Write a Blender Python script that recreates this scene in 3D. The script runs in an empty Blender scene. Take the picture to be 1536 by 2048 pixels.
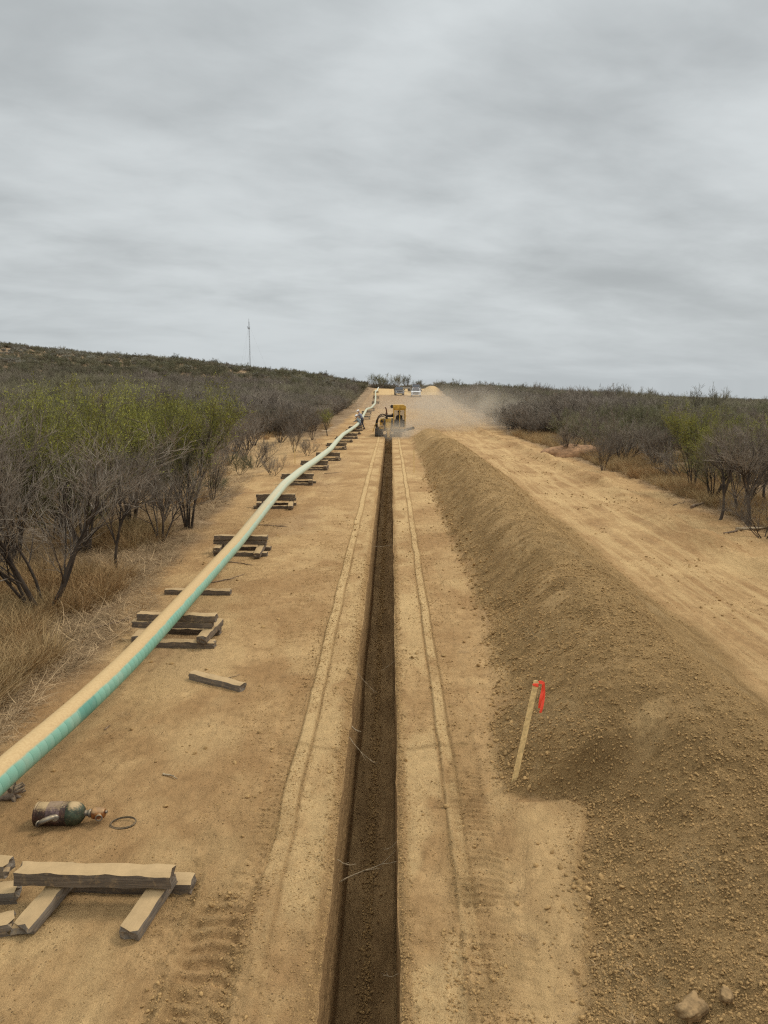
import bpy, bmesh, math, random
import numpy as np
from mathutils import Vector, Matrix, Euler
R = math.radians
sc = bpy.context.scene
COL = sc.collection
random.seed(7)

# ------------------------------------------------------------------ camera
CAM = np.array([0.0, 0.0, 3.8]); PITCH = R(10.05); YAW = R(0.54); F = 2048*26/36
cam_d = bpy.data.cameras.new("camera"); cam = bpy.data.objects.new("camera", cam_d); COL.objects.link(cam)
cam.location = CAM; cam.rotation_euler = (R(90)-PITCH, 0, YAW)
cam_d.sensor_fit = 'VERTICAL'; cam_d.sensor_height = 36; cam_d.lens = 26; cam_d.clip_end = 6000; cam_d.clip_start = 0.1
sc.camera = cam
CM = np.array(cam.rotation_euler.to_matrix())

# ------------------------------------------------------------------ noise
def _h(ix, iy, s):
    n = (ix.astype(np.int64)*374761393 + iy.astype(np.int64)*668265263 + s*1274126177) & 0xffffffff
    n = ((n ^ (n >> 13))*1274126177) & 0xffffffff
    return ((n ^ (n >> 16)) & 0xffffff)/float(0xffffff)
def vn(x, y, s=0):
    x = np.asarray(x, float); y = np.asarray(y, float)
    x, y = np.broadcast_arrays(x, y)
    ix = np.floor(x); iy = np.floor(y); fx = x-ix; fy = y-iy
    fx = fx*fx*(3-2*fx); fy = fy*fy*(3-2*fy)
    a = _h(ix, iy, s); b = _h(ix+1, iy, s); c = _h(ix, iy+1, s); d = _h(ix+1, iy+1, s)
    return ((a*(1-fx)+b*fx)*(1-fy) + (c*(1-fx)+d*fx)*fy)*2-1
def fbm(x, y, s=0, o=4, g=.5):
    r = 0; a = 1; t = 0
    for k in range(o):
        c, sn = math.cos(k*1.3), math.sin(k*1.3)
        r = r + a*vn((x*c-y*sn)*2**k+k*17.3, (x*sn+y*c)*2**k+k*9.1, s+k); t += a; a *= g
    return r/t
def sm(a, b, x):
    t = np.clip((np.asarray(x, float)-a)/(b-a), 0, 1); return t*t*(3-2*t)
def table(pts, lo, hi, n, blur):
    xs = np.linspace(lo, hi, n); ys = np.interp(xs, [p[0] for p in pts], [p[1] for p in pts])
    k = max(1, int(blur/(hi-lo)*n)); ker = np.hanning(2*k+3)[1:-1]; ker /= ker.sum()
    return xs, np.convolve(np.pad(ys, k, mode='edge'), ker, mode='valid')
PX, PZ = table([(-100, 0), (30, 0), (60, -.5), (100, 0.0), (155, .55), (165, .68), (200, 1.37), (225, 1.5), (300, -1.0), (900, -17), (3000, -70)], -100, 3000, 12400, 8)
HX, HZ = table([(0, 0), (6, .2), (12, 1.2), (27, 3.9), (48, 6.2), (90, 9.6), (132, 13.5), (200, 16), (500, 20)], 0, 500, 2000, 6)
BX, BZ = table([(0, 0), (1.5, 0), (1.95, .3), (2.42, .72), (2.7, .88), (3.3, .86), (3.9, .48), (4.6, 0), (6, 0)], 0, 6, 1200, .16)
_TY = [0, 3.8, 4.22, 4.66, 5.1, 5.94, 6.15, 6.35, 7.1, 8.4, 10.1, 14.3, 23.7, 36, 60]; _TX = [1.1, 1.12, 1.25, 1.44, 1.46, 1.70, 1.60, 1.02, 1.10, 1.25, 1.43, 1.62, 1.42, 1.5, 1.5]
def toe_x(Y): return np.interp(Y, _TY, _TX)
def prof(Y): return np.interp(Y, PX, PZ)
def berm(X, Y):
    wob = .12*vn(Y/3.1, 0*Y, 5) + .07*vn(Y/1.1, 0*Y+4, 6)
    far = sm(30, 55, Y)
    hh = (.98 + .16*vn(Y/4.7, 0*Y, 8) + .08*vn(Y/1.7, 0*Y, 9))*(1-.15*far)
    hh = hh*sm(58.5, 55.5, Y)*(1 - .30*sm(6.6, 5.2, Y))
    return np.interp(X - wob*sm(1.3, 2.2, X) + .15*far - .85*(toe_x(Y)-1.56)*sm(2.75, 1.55, X), BX, BZ)*hh
def macro(X, Y):
    X = np.asarray(X, float); Y = np.asarray(Y, float)
    z = prof(Y)
    hill = sm(55, 235, Y)*np.interp(-X, HX, HZ)*(1-sm(250, 500, Y))
    hill = hill + .35*sm(8, 20, -X)*sm(14, 40, Y)
    wr = sm(9, 75, X)*sm(12, 100, Y)
    z = z*(1-wr) + (-(.006*Y+.0315*X))*wr
    z = z + hill
    out = np.maximum(sm(4.5, 9, -X), sm(9, 14, X))
    z = z + .10*fbm(X/3.3, Y/3.3, 30, 3)*out + .5*fbm(X/21., Y/21., 33, 2)*out*sm(10, 40, Y)
    # earth heap at the far end of the road
    z = z + 1.7*np.exp(-(((X-9.6)/2.2)**2 + ((Y-176)/4.5)**2)**1.4)
    return z
def windrow(X, Y):
    c = 7.6 + .35*vn(Y/9., 0*Y, 41) + .02*np.clip(Y-10, 0, 60)*.3
    a = .24*(1+.5*vn(Y/1.3, 0*Y, 42))
    return a*np.exp(-((X-c)/.42)**2)*sm(170, 120, Y)
def height(X, Y):
    return macro(X, Y) + berm(X, Y) + windrow(X, Y)
def at(px, py, lift=0., full=False):
    """world point where the line of sight through a pixel of the photograph meets the terrain (+lift)"""
    d = CM @ np.array([(px-768)/F, -(py-1024)/F, -1.0])
    t = 2.0; pt = None
    f = height if full else macro
    while t < 700:
        p = CAM + d*t
        if p[2] < float(f(p[0], p[1]))+lift:
            lo, hi = pt, t
            for _ in range(24):
                m = (lo+hi)/2; q = CAM+d*m
                if q[2] < float(f(q[0], q[1]))+lift: hi = m
                else: lo = m
            return Vector(CAM+d*hi)
        pt = t; t *= 1.01
    return Vector(CAM+d*700)
TL, TR, TD = -.452, .062, 1.14     # trench edges and depth
def at_mm(v): return v*.001

# ------------------------------------------------------------------ node helpers
class NT:
    def __init__(s, tree): s.t = tree; s.n = tree.nodes; s.l = tree.links
    def new(s, typ, **k):
        n = s.n.new(typ)
        for a, b in k.items():
            if a.startswith('i_'): 
                key = a[2:]; key = int(key) if key.isdigit() else key.replace('_', ' ')
                n.inputs[key].default_value = b
            else: setattr(n, a, b)
        return n
    def set(s, sock, v):
        if hasattr(v, 'is_output') or isinstance(v, bpy.types.NodeSocket): s.l.new(v, sock)
        else: sock.default_value = v
    def math(s, op, a, b=0., c=0., clamp=False):
        n = s.n.new('ShaderNodeMath'); n.operation = op; n.use_clamp = clamp
        s.set(n.inputs[0], a); s.set(n.inputs[1], b); s.set(n.inputs[2], c); return n.outputs[0]
    def mix(s, f, a, b, mode='MIX'):
        n = s.n.new('ShaderNodeMix'); n.data_type = 'RGBA'; n.blend_type = mode; n.clamp_factor = True
        s.set(n.inputs[0], f)
        for i, v in ((6, a), (7, b)):
            if isinstance(v, (tuple, list)): v = (v[0], v[1], v[2], 1)
            s.set(n.inputs[i], v)
        return n.outputs[2]
    def noise(s, vec, scale, detail=4, rough=.55, dist=0.):
        n = s.n.new('ShaderNodeTexNoise'); n.inputs['Scale'].default_value = scale
        n.inputs['Detail'].default_value = detail; n.inputs['Roughness'].default_value = rough
        n.inputs['Distortion'].default_value = dist
        if vec is not None: s.l.new(vec, n.inputs['Vector'])
        return n.outputs['Fac']
    def vor(s, vec, scale, feat='F1', out='Distance'):
        n = s.n.new('ShaderNodeTexVoronoi'); n.feature = feat; n.inputs['Scale'].default_value = scale
        s.l.new(vec, n.inputs['Vector']); return n.outputs[out]
    def ramp(s, f, a, b, lo=0., hi=1.):
        n = s.n.new('ShaderNodeMapRange'); n.interpolation_type = 'SMOOTHSTEP'; s.set(n.inputs[0], f)
        n.inputs[1].default_value = a; n.inputs[2].default_value = b
        n.inputs[3].default_value = lo; n.inputs[4].default_value = hi; return n.outputs[0]
    def mapping(s, vec, scale=(1, 1, 1), rot=(0, 0, 0), loc=(0, 0, 0)):
        n = s.n.new('ShaderNodeMapping'); s.l.new(vec, n.inputs[0]); n.inputs['Scale'].default_value = scale
        n.inputs['Rotation'].default_value = rot; n.inputs['Location'].default_value = loc; return n.outputs[0]
    def bump(s, h, strength, dist, prev=None):
        n = s.n.new('ShaderNodeBump'); n.inputs['Strength'].default_value = strength; n.inputs['Distance'].default_value = dist
        s.l.new(h, n.inputs['Height'])
        if prev is not None: s.l.new(prev, n.inputs['Normal'])
        return n.outputs[0]
def new_mat(name):
    m = bpy.data.materials.new(name); m.use_nodes = True; m.node_tree.nodes.clear()
    t = NT(m.node_tree); o = t.new('ShaderNodeOutputMaterial'); b = t.new('ShaderNodeBsdfPrincipled')
    t.l.new(b.outputs[0], o.inputs[0]); b.inputs['Roughness'].default_value = .9
    b.inputs['Specular IOR Level'].default_value = .25
    return m, t, b
MATS = {}
def flat(name, col, rough=.7, metal=0., var=.15, nscale=8., rnd=0., dust=0., bumps=0., col2=None):
    """a colour broken by noise, per-object variation, optional settled dust on upward faces"""
    if name in MATS: return MATS[name]
    m, t, b = new_mat(name)
    tc = t.new('ShaderNodeTexCoord').outputs['Object']
    n = t.noise(tc, nscale, 5, .6)
    c2 = col2 or tuple(x*(1-var) for x in col)
    c = t.mix(t.ramp(n, .35, .65), tuple(min(1, x*(1+var*.6)) for x in col), c2)
    if rnd:
        oi = t.new('ShaderNodeObjectInfo').outputs['Random']
        v = t.math('MULTIPLY_ADD', oi, rnd*2, 1-rnd)
        hs = t.new('ShaderNodeHueSaturation'); t.l.new(c, hs.inputs['Color']); t.l.new(v, hs.inputs['Value']); c = hs.outputs[0]
    if dust:
        g = t.new('ShaderNodeTexCoord').outputs['Normal']
        sp = t.new('ShaderNodeSeparateXYZ'); t.l.new(g, sp.inputs[0])
        f = t.math('MULTIPLY', t.ramp(t.math('ADD', sp.outputs[2], t.math('MULTIPLY_ADD', n, .8, -.4)), .2, .8), dust)
        c = t.mix(f, c, (.45, .30, .15))
    t.l.new(c, b.inputs['Base Color']); b.inputs['Roughness'].default_value = rough; b.inputs['Metallic'].default_value = metal
    if bumps:
        t.l.new(t.bump(n, bumps, .01), b.inputs['Normal'])
    MATS[name] = m; return m

# ------------------------------------------------------------------ object helpers
def tag(o, label=None, cat=None, group=None, kind=None):
    if label: o['label'] = label
    if cat: o['category'] = cat
    if group: o['group'] = group
    if kind: o['kind'] = kind
    return o
def link(o, parent=None):
    COL.objects.link(o)
    if parent is not None: o.parent = parent
    return o
def empty(name, loc=(0, 0, 0), rot=(0, 0, 0), scale=(1, 1, 1)):
    o = bpy.data.objects.new(name, None); o.location = loc; o.rotation_euler = rot; o.scale = scale
    o.empty_display_size = .2; return link(o)
def mesh_np(name, V, faces, mat=None, smooth=False):
    """faces: (n,k) int array"""
    me = bpy.data.meshes.new(name); V = np.asarray(V, np.float32); faces = np.asarray(faces, np.int32)
    n, k = faces.shape
    me.vertices.add(len(V)); me.vertices.foreach_set('co', V.ravel())
    me.loops.add(n*k); me.loops.foreach_set('vertex_index', faces.ravel())
    me.polygons.add(n); me.polygons.foreach_set('loop_start', np.arange(n, dtype=np.int32)*k)
    me.update(calc_edges=True)
    if smooth: me.polygons.foreach_set('use_smooth', np.ones(n, bool))
    if mat: me.materials.append(mat)
    return me
class MB:
    def __init__(s): s.bm = bmesh.new(); s.uv = None
    def _xf(s, vs, loc, rot, scale=None):
        M = Matrix.LocRotScale(Vector(loc), Euler(rot) if not isinstance(rot, Matrix) else rot.to_quaternion(), Vector(scale) if scale else None)
        bmesh.ops.transform(s.bm, matrix=M, verts=vs)
    def box(s, c, d, rot=(0, 0, 0), bev=0., taper=None):
        r = bmesh.ops.create_cube(s.bm, size=1)['verts']
        for v in r:
            v.co = Vector((v.co.x*d[0], v.co.y*d[1], v.co.z*d[2]))
            if taper and v.co.z > 0: v.co.x *= taper[0]; v.co.y *= taper[1]
        s._xf(r, c, rot)
        if bev:
            es = {e for v in r for e in v.link_edges}
            bmesh.ops.bevel(s.bm, geom=list(es), offset=bev, segments=2, affect='EDGES', profile=.6)
        return s
    def cyl(s, a, b, r0, r1=None, n=12, caps=True):
        a = Vector(a); b = Vector(b); r1 = r0 if r1 is None else r1; d = b-a
        q = d.to_track_quat('Z', 'Y')
        ra = [s.bm.verts.new(a+q@Vector((r0*math.cos(t), r0*math.sin(t), 0))) for t in [2*math.pi*i/n for i in range(n)]]
        rb = [s.bm.verts.new(b+q@Vector((r1*math.cos(t), r1*math.sin(t), 0))) for t in [2*math.pi*i/n for i in range(n)]]
        for i in range(n): s.bm.faces.new((ra[i], ra[(i+1) % n], rb[(i+1) % n], rb[i])).smooth = n > 6
        if caps: s.bm.faces.new(ra[::-1]); s.bm.faces.new(rb)
        return s
    def tube(s, pts, rad, n=8, caps=True, squash=1.):
        pts = [Vector(p) for p in pts]; rad = rad if isinstance(rad, (list, tuple)) else [rad]*len(pts)
        rings = []; q = None
        for i, p in enumerate(pts):
            d = (pts[min(i+1, len(pts)-1)]-pts[max(i-1, 0)])
            if d.length < 1e-9: d = Vector((0, 0, 1))
            d.normalize()
            if q is None: q = d.to_track_quat('Z', 'Y')
            else:
                z = q@Vector((0, 0, 1)); q = z.rotation_difference(d)@q
            rings.append([s.bm.verts.new(p+q@Vector((rad[i]*math.cos(2*math.pi*k/n), squash*rad[i]*math.sin(2*math.pi*k/n), 0))) for k in range(n)])
        for a, b in zip(rings, rings[1:]):
            for k in range(n): s.bm.faces.new((a[k], a[(k+1) % n], b[(k+1) % n], b[k])).smooth = True
        if caps and n > 2:
            s.bm.faces.new(rings[0][::-1]); s.bm.faces.new(rings[-1])
        return s
    def lathe(s, prof_, loc=(0, 0, 0), rot=(0, 0, 0), n=24):
        rings = []; new = []
        for (r, z) in prof_:
            ring = [s.bm.verts.new((r*math.cos(2*math.pi*k/n), r*math.sin(2*math.pi*k/n), z)) for k in range(n)]
            rings.append(ring); new += ring
        for a, b in zip(rings, rings[1:]):
            for k in range(n): s.bm.faces.new((a[k], a[(k+1) % n], b[(k+1) % n], b[k])).smooth = True
        s.bm.faces.new(rings[0][::-1]); s.bm.faces.new(rings[-1])
        s._xf(new, loc, rot); return s
    def poly(s, pts, ext):
        """prism: outline pts (3D) extruded by vector ext"""
        a = [s.bm.verts.new(p) for p in pts]; b = [s.bm.verts.new(Vector(p)+Vector(ext)) for p in pts]; n = len(a)
        s.bm.faces.new(a[::-1]); s.bm.faces.new(b)
        for i in range(n): s.bm.faces.new((a[i], a[(i+1) % n], b[(i+1) % n], b[i]))
        return s
    def torus(s, R_, r, loc=(0, 0, 0), rot=(0, 0, 0), n=28, m=8, wob=0.):
        pts = []
        for i in range(n+1):
            t = 2*math.pi*(i % n)/n; rr = R_*(1+wob*math.sin(2*t+.6))
            pts.append(Vector((rr*math.cos(t), rr*math.sin(t), wob*R_*.5*math.sin(t*2))))
        M = Matrix.LocRotScale(Vector(loc), Euler(rot), None)
        return s.tube([M@p for p in pts], r, m, caps=False)
    def mesh(s, name, mat):
        bmesh.ops.recalc_face_normals(s.bm, faces=s.bm.faces)
        me = bpy.data.meshes.new(name); s.bm.to_mesh(me); s.bm.free()
        if mat: me.materials.append(mat)
        return me
    def build(s, name, mat, parent=None, bevel=0.):
        o = bpy.data.objects.new(name, s.mesh(name, mat)); link(o, parent)
        return o
# ------------------------------------------------------------------ ground materials
def soil_mat():
    m, t, b = new_mat("soil")
    tc = t.new('ShaderNodeTexCoord').outputs['Object']
    a1 = t.new('ShaderNodeAttribute', attribute_name='mask'); a2 = t.new('ShaderNodeAttribute', attribute_name='mask2')
    s1 = t.new('ShaderNodeSeparateColor'); t.l.new(a1.outputs['Color'], s1.inputs[0])
    s2 = t.new('ShaderNodeSeparateColor'); t.l.new(a2.outputs['Color'], s2.inputs[0])
    loose, pale, litter = s1.outputs[0], s1.outputs[1], s1.outputs[2]
    brown, cut, streak = s2.outputs[0], s2.outputs[1], s2.outputs[2]
    flatc = t.mapping(tc, (1, 1, .3))
    nbig = t.noise(flatc, .45, 4, .6, .5); nmid = t.noise(flatc, 2.3, 5, .65, .3); nfine = t.noise(tc, 28, 4, .7)
    ngrain = t.noise(tc, 140, 3, .7)
    stretch = t.mapping(tc, (3.0, .16, 1), (0, 0, R(1.5))); nst = t.noise(stretch, 1.3, 7, .70, .25)
    cross = t.mapping(tc, (1.0, 5., 1)); ncr = t.noise(cross, 2.2, 5, .7, .3)
    c = t.mix(t.ramp(nmid, .3, .7), (.395, .238, .104), (.515, .322, .146))
    c = t.mix(t.math('MULTIPLY', t.ramp(nbig, .42, .62), .7), c, (.325, .180, .075))
    c = t.mix(t.math('MULTIPLY', t.ramp(ncr, .5, .74), .32), c, (.25, .145, .062))
    n12 = t.noise(t.mapping(tc, (1, .65, 1)), 9., 7, .74, .4)
    c = t.mix(t.math('MULTIPLY', t.ramp(n12, .50, .64), .50), c, (.245, .142, .060))
    c = t.mix(t.math('MULTIPLY', t.ramp(n12, .44, .32), .35), c, (.58, .39, .18))
    nb2 = t.noise(t.mapping(tc, (1, .5, 1), loc=(3.3, 8.1, 0)), .62, 4, .6, .4)
    c = t.mix(t.math('MULTIPLY', t.ramp(nb2, .52, .66), .55), c, (.60, .40, .185))
    pf = t.math('MULTIPLY', pale, t.ramp(nfine, .25, .60, .35, 1.))
    c = t.mix(t.math('MULTIPLY', pf, .85), c, (.61, .415, .195))
    sf = t.math('MULTIPLY', streak, t.ramp(nst, .44, .6))
    c = t.mix(t.math('MULTIPLY', sf, .85), c, (.61, .415, .195))
    sb = t.math('MULTIPLY', streak, t.ramp(nst, .46, .32))
    c = t.mix(t.math('MULTIPLY', sb, .5), c, (.28, .18, .09))
    lc = t.mix(t.ramp(nmid, .35, .65), (.435, .272, .116), (.300, .184, .076))
    fines = t.mapping(tc, (1., .55, 1)); nf = t.noise(fines, 1.3, 5, .7, .6)
    lc = t.mix(t.math('MULTIPLY', t.ramp(nf, .54, .68), .75), lc, (.44, .29, .135))
    c = t.mix(loose, c, lc)
    lt = t.mix(t.ramp(nmid, .35, .6), (.21, .135, .075), (.34, .225, .125))
    lt = t.mix(t.ramp(nfine, .35, .55), t.mix(.5, lt, (.10, .068, .04)), lt)
    lt = t.mix(t.math('MULTIPLY', t.ramp(nbig, .56, .66), .8), lt, (.46, .33, .20))
    c = t.mix(litter, c, lt)
    c = t.mix(t.math('MULTIPLY', brown, .8), c, t.mix(t.ramp(nst, .4, .65), (.27, .175, .10), (.38, .25, .14)))
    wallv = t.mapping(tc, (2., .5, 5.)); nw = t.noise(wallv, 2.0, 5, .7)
    cc = t.mix(t.ramp(nw, .35, .68), (.225, .134, .058), (.37, .23, .103))  # moist cut soil, darkened further: shade inside the trench put into the colour
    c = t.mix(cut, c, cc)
    # dark crumbs scattered on the surface
    vd = t.vor(tc, 42); vr = t.vor(tc, 42, out='Color'); sv = t.new('ShaderNodeSeparateColor'); t.l.new(vr, sv.inputs[0])
    crumbs = t.math('MULTIPLY', t.ramp(vd, .34, .18), t.ramp(sv.outputs[0], t_thr(.80), t_thr(.86)))
    crumbs = t.math('MULTIPLY', crumbs, t.ramp(nmid, .45, .6))
    c = t.mix(t.math('MULTIPLY', crumbs, .55), c, (.17, .105, .055))
    c = t.mix(t.math('MULTIPLY', t.ramp(ngrain, .48, .70), .5), c, (.16, .10, .045))
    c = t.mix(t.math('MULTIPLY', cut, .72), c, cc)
    t.l.new(c, b.inputs['Base Color']); b.inputs['Roughness'].default_value = .96
    b.inputs['Specular IOR Level'].default_value = .1
    ruf = t.math('MULTIPLY_ADD', loose, 1.6, .5)
    h = t.math('ADD', t.math('MULTIPLY', nfine, .7), t.math('MULTIPLY', ngrain, .35))
    h = t.math('MULTIPLY', h, t.math('MULTIPLY', ruf, t.math('MULTIPLY_ADD', cut, -.55, 1.)))
    h = t.math('ADD', h, t.math('MULTIPLY', crumbs, .5))
    n1 = t.bump(h, 1., .022)
    n2 = t.bump(n12, 1., .055, t.bump(nmid, .5, .05, n1))
    t.l.new(n2, b.inputs['Normal'])
    return m
def t_thr(x): return x
SOIL = soil_mat()

# ------------------------------------------------------------------ the ground as one grid, split into named sheets
def seg(a, b, step): return list(np.linspace(a, b, max(2, int(round((b-a)/step))+1))[:-1])
def geo(a, s, n, g):
    out = []; x = a
    for _ in range(n): x += s; s *= g; out.append(x)
    return out
cols = []                                    # (x0, section)
left = [-8-v for v in geo(0, .12, 56, 1.095)][::-1]
for x in left: cols.append((x, 0))
for x in seg(-8, -4.6, .05): cols.append((x, 0))
for x in seg(-4.6, -1.6, .026): cols.append((x, 0))
for x in seg(-1.6, TL, .0115): cols.append((x, 0))
NWALL = 14
for k in range(NWALL): cols.append((k/NWALL, 1))          # left wall, going down
for x in seg(TL, TR, .02): cols.append((x, 2))            # floor
for k in range(NWALL): cols.append((1-k/NWALL, 3))        # right wall, going up
for x in seg(TR, 1.0, .0115): cols.append((x, 0))
for x in seg(1.0, 1.46, .02): cols.append((x, 0))
c_b0 = len(cols)
for x in seg(1.46, 4.7, .02): cols.append((x, 0))
c_b1 = len(cols)
for x in seg(4.7, 8.6, .032): cols.append((x, 0))
for x in seg(8.6, 12, .06): cols.append((x, 0))
for x in [12+v for v in geo(0, .12, 56, 1.095)]: cols.append((x, 0))
CX = np.array([c[0] for c in cols]); CS = np.array([c[1] for c in cols])
rows = [-60, -40, -25, -15, -8, -4, 0, 1.5, 2.5]
y = 3.2
while y < 240: rows.append(y); y += max(.0088, .00118*y**1.5)
while y < 2500: rows.append(y); y *= 1.06
RY = np.array(rows)
NC, NR = len(CX), len(RY)
X0, Y0 = np.meshgrid(np.where(CS == 0, CX, 0), RY); S = np.broadcast_to(CS, X0.shape)
U = np.broadcast_to(CX, X0.shape)
oct_ = lambda y: 1.0
# wander of the two lips, and roughness of lips
lipL = .034*fbm(Y0*1.1, 0*Y0, 50, 6, .68); lipR = .026*fbm(Y0*1.2, 0*Y0+7, 55, 6, .66)
flo = .03*fbm(Y0*.5, 0*Y0+3, 57, 3)
X = X0.copy(); 
near_L = np.exp(-((X0-TL)/.12)**2)*(X0 <= TL+.001); near_R = np.exp(-((X0-TR)/.12)**2)*(X0 >= TR-.001)
X = np.where(S == 0, X0 + lipL*near_L + lipR*near_R, X)
tend = sm(57.5, 56.0, Y0)*sm(-3, -1, Y0); tmark = sm(58.5, 57.0, Y0)       # trench present
D = TD*tend
# surface relief for the section 0
XX = np.where(S == 0, X, np.where(S == 1, TL+lipL, np.where(S == 3, TR+lipR, 0)))
Zs = height(XX, Y0)
det = np.clip(30/np.maximum(Y0, 3), .0, 1)**.5
packed = sm(-4.4, -3.9, XX)*sm(1.65, 1.45, XX)
tsh = toe_x(Y0)-1.62+.12*fbm(XX*4, Y0*4, 64, 4, .6)
bermm = sm(tsh+1.52+.12*vn(Y0*2.2, 0*Y0, 60)+.1*vn(Y0*.7, 0*Y0, 61), tsh+1.80+.12*vn(Y0*2.2, 0*Y0, 60)+.1*vn(Y0*.7, 0*Y0, 61), XX)*sm(4.85, 4.45, XX+.15*vn(Y0*.9, 0*Y0, 62))*sm(59, 56, Y0)
scuf = sm(.05, .35, fbm(XX*.9, Y0*.6, 79, 3))
Zs += packed*((.006+.014*scuf)*np.abs(fbm(XX*7, Y0*7, 77, 4, .65)) + .010*fbm(XX*3, Y0*3, 70, 3) + .0035*fbm(XX*17, Y0*17, 74, 3, .6))
# berm roughness: lumps and rills running down the slope
Zs += bermm*(.085*fbm(XX*1.3, Y0*1.3, 80, 4) + .034*fbm(XX*1.2+Y0*.5, Y0*5.5, 84, 3) + .020*fbm(XX*13, Y0*13, 88, 3, .7) + .013*np.abs(fbm(XX*31, Y0*31, 92, 2)))
# lips of the trench: crumbly
lz = (np.exp(-((XX-TL)/.13)**2) + np.exp(-((XX-TR)/.10)**2))*tmark
Zs += lz*(.020*fbm(XX*9, Y0*9, 100, 3, .7) - .014*np.abs(fbm(XX*23, Y0*23, 103, 2)))
lipdrop = (.05+.025*vn(Y0*3, 0*Y0, 105))
Zs -= ((lipdrop)*np.exp(-((XX-TL)/.06)**2)*(S == 0) + .025*np.exp(-((XX-TR)/.025)**2)*(S == 0))*tmark
# cracks and press lines left by the machine skirt
def groove(c, w, d): return -d*np.exp(-((XX-c)/w)**2)
w1 = .03*fbm(Y0*.9, 0*Y0, 110, 4, .6); w2 = .028*fbm(Y0*1.0, 0*Y0+9, 114, 4, .6)
on = (sm(3, 8, Y0)*.75+.25)*tmark
Zs += (groove(-1.00+w1, .014, .022) + groove(-.84+w1*.8, .018, .018) + groove(.50+w2, .013, .022) + groove(.64+w2, .014, .020))*on
brk = sm(-.45, .05, fbm(XX*2, Y0*1.6, 122, 3)+.25*sm(5, 12, Y0))
strip = brk*sm(-1.0, -.985, XX-w1)*sm(-.84, -.855, XX-w1*.8) + brk*sm(.50, .512, XX-w2)*sm(.64, .627, XX-w2)
Zs += strip*.007*on
wash = np.abs(((Y0/.42+.5*vn(Y0, 0*Y0, 118)) % 1)-.5)
inner = tmark*(sm(-.84, -.8, XX)*sm(-.5, -.56, XX)+sm(.12, .16, XX)*sm(.5, .46, XX))
Zs += inner*.007*np.cos(2*np.pi*(Y0/.26+.8*vn(XX*3, Y0*1.3, 120)))*sm(40, 15, Y0)
# tread prints
def tread(c, hw, y1, y0_, deep, pit, seed):
    edge = .05*fbm(Y0*2, 0*Y0, seed, 3)
    mk = sm(c-hw-.03, c-hw+.02, XX+edge)*sm(c+hw+.03, c+hw-.02, XX+edge)*sm(y1, y1*.85, Y0)
    mk = mk*sm(-.35, .1, fbm(XX*1.5, Y0*.8, seed+9, 2)+.25)
    ph = Y0/pit + .35*fbm(XX*4, Y0*2, seed+3, 2) + 1.2*(XX-c)**2/hw/hw*.25
    lug = np.clip(np.cos(2*np.pi*ph)*1.6, -1, 1)*sm(-.5, .3, fbm(XX*5, Y0*3, seed+21, 2)+.2)
    bank = np.exp(-((XX+edge-(c-hw-.05))/.04)**2)*sm(y1, y1*.85, Y0)
    return mk*(-deep + deep*.55*lug), mk, bank*deep*1.1*(1+.8*fbm(XX*12, Y0*12, seed+5, 2))
t1, m1, b1 = tread(-1.22, .17, 5.6, 3, .036, .125, 130)
t2, m2, b2 = tread(.72, .16, 8.6, 3, .020, .085, 140)
t3, m3, b3 = tread(-1.12, .10, 13.0, 3, .016, .085, 150)
t4, m4, b4 = tread(.82, .14, 26.0, 3, .010, .10, 160)
Zs += t1 + b1 + t2 + b2*.6 + t3*(1-m1) + t4*(1-m2)
# transverse ridge of loose soil crossing both sides of the trench
yr = 7.10 + .30*np.abs(XX+.2) - .03
ridge = np.exp(-((Y0-yr)/.035)**2)*sm(1.15, .95, np.abs(XX+.2))
Zs += ridge*(.007+.016*fbm(XX*20, Y0*20, 170, 2))
# rough ground between the tread print and the trench, near the camera
rgh = (np.exp(-((XX+1.0)/.14)**2)+np.exp(-((XX-.55)/.12)**2)*.8+np.exp(-((XX+1.52)/.17)**2)*.8+.5*np.exp(-((XX-.75)/.2)**2)+.45*np.exp(-((XX+1.22)/.2)**2))*sm(7.5, 4.6, Y0)
Zs += rgh*(.034*fbm(XX*6, Y0*6, 175, 4, .62)+.026*np.abs(fbm(XX*19, Y0*19, 178, 2)))
# low shelf of spilled soil at the foot of the berm
sh_e = toe_x(Y0)-.02+.05*fbm(Y0*3, 0*Y0, 180, 3)
shelf = sm(.95, 1.2, XX)*sm(sh_e+.05, sh_e-.03, XX)*sm(6.28, 6.12, Y0+.05*vn(XX*4, Y0*4, 183))*sm(4.0, 4.6, Y0)
Zs += shelf*.065
# road: long ruts; windrow lumps; rough verge
road = sm(4.6, 5.0, XX)*sm(7.5, 7.1, XX)
Zs += road*(.022*fbm(XX*2.0, Y0*.10, 190, 4) + .006*fbm(XX*4, Y0*3, 193, 3)*sm(60, 20, Y0))
rv = sm(7.0, 7.6, XX)*sm(11.5, 10, XX)
Zs += rv*(.085*fbm(XX*2.2, Y0*2.2, 196, 5, .65)+.045*np.abs(fbm(XX*11, Y0*11, 198, 2)))
lv = sm(-3.9, -4.6, XX)
Zs += lv*sm(60, 30, Y0)*(.05*fbm(XX*1.7, Y0*1.7, 200, 4, .6))
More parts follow.
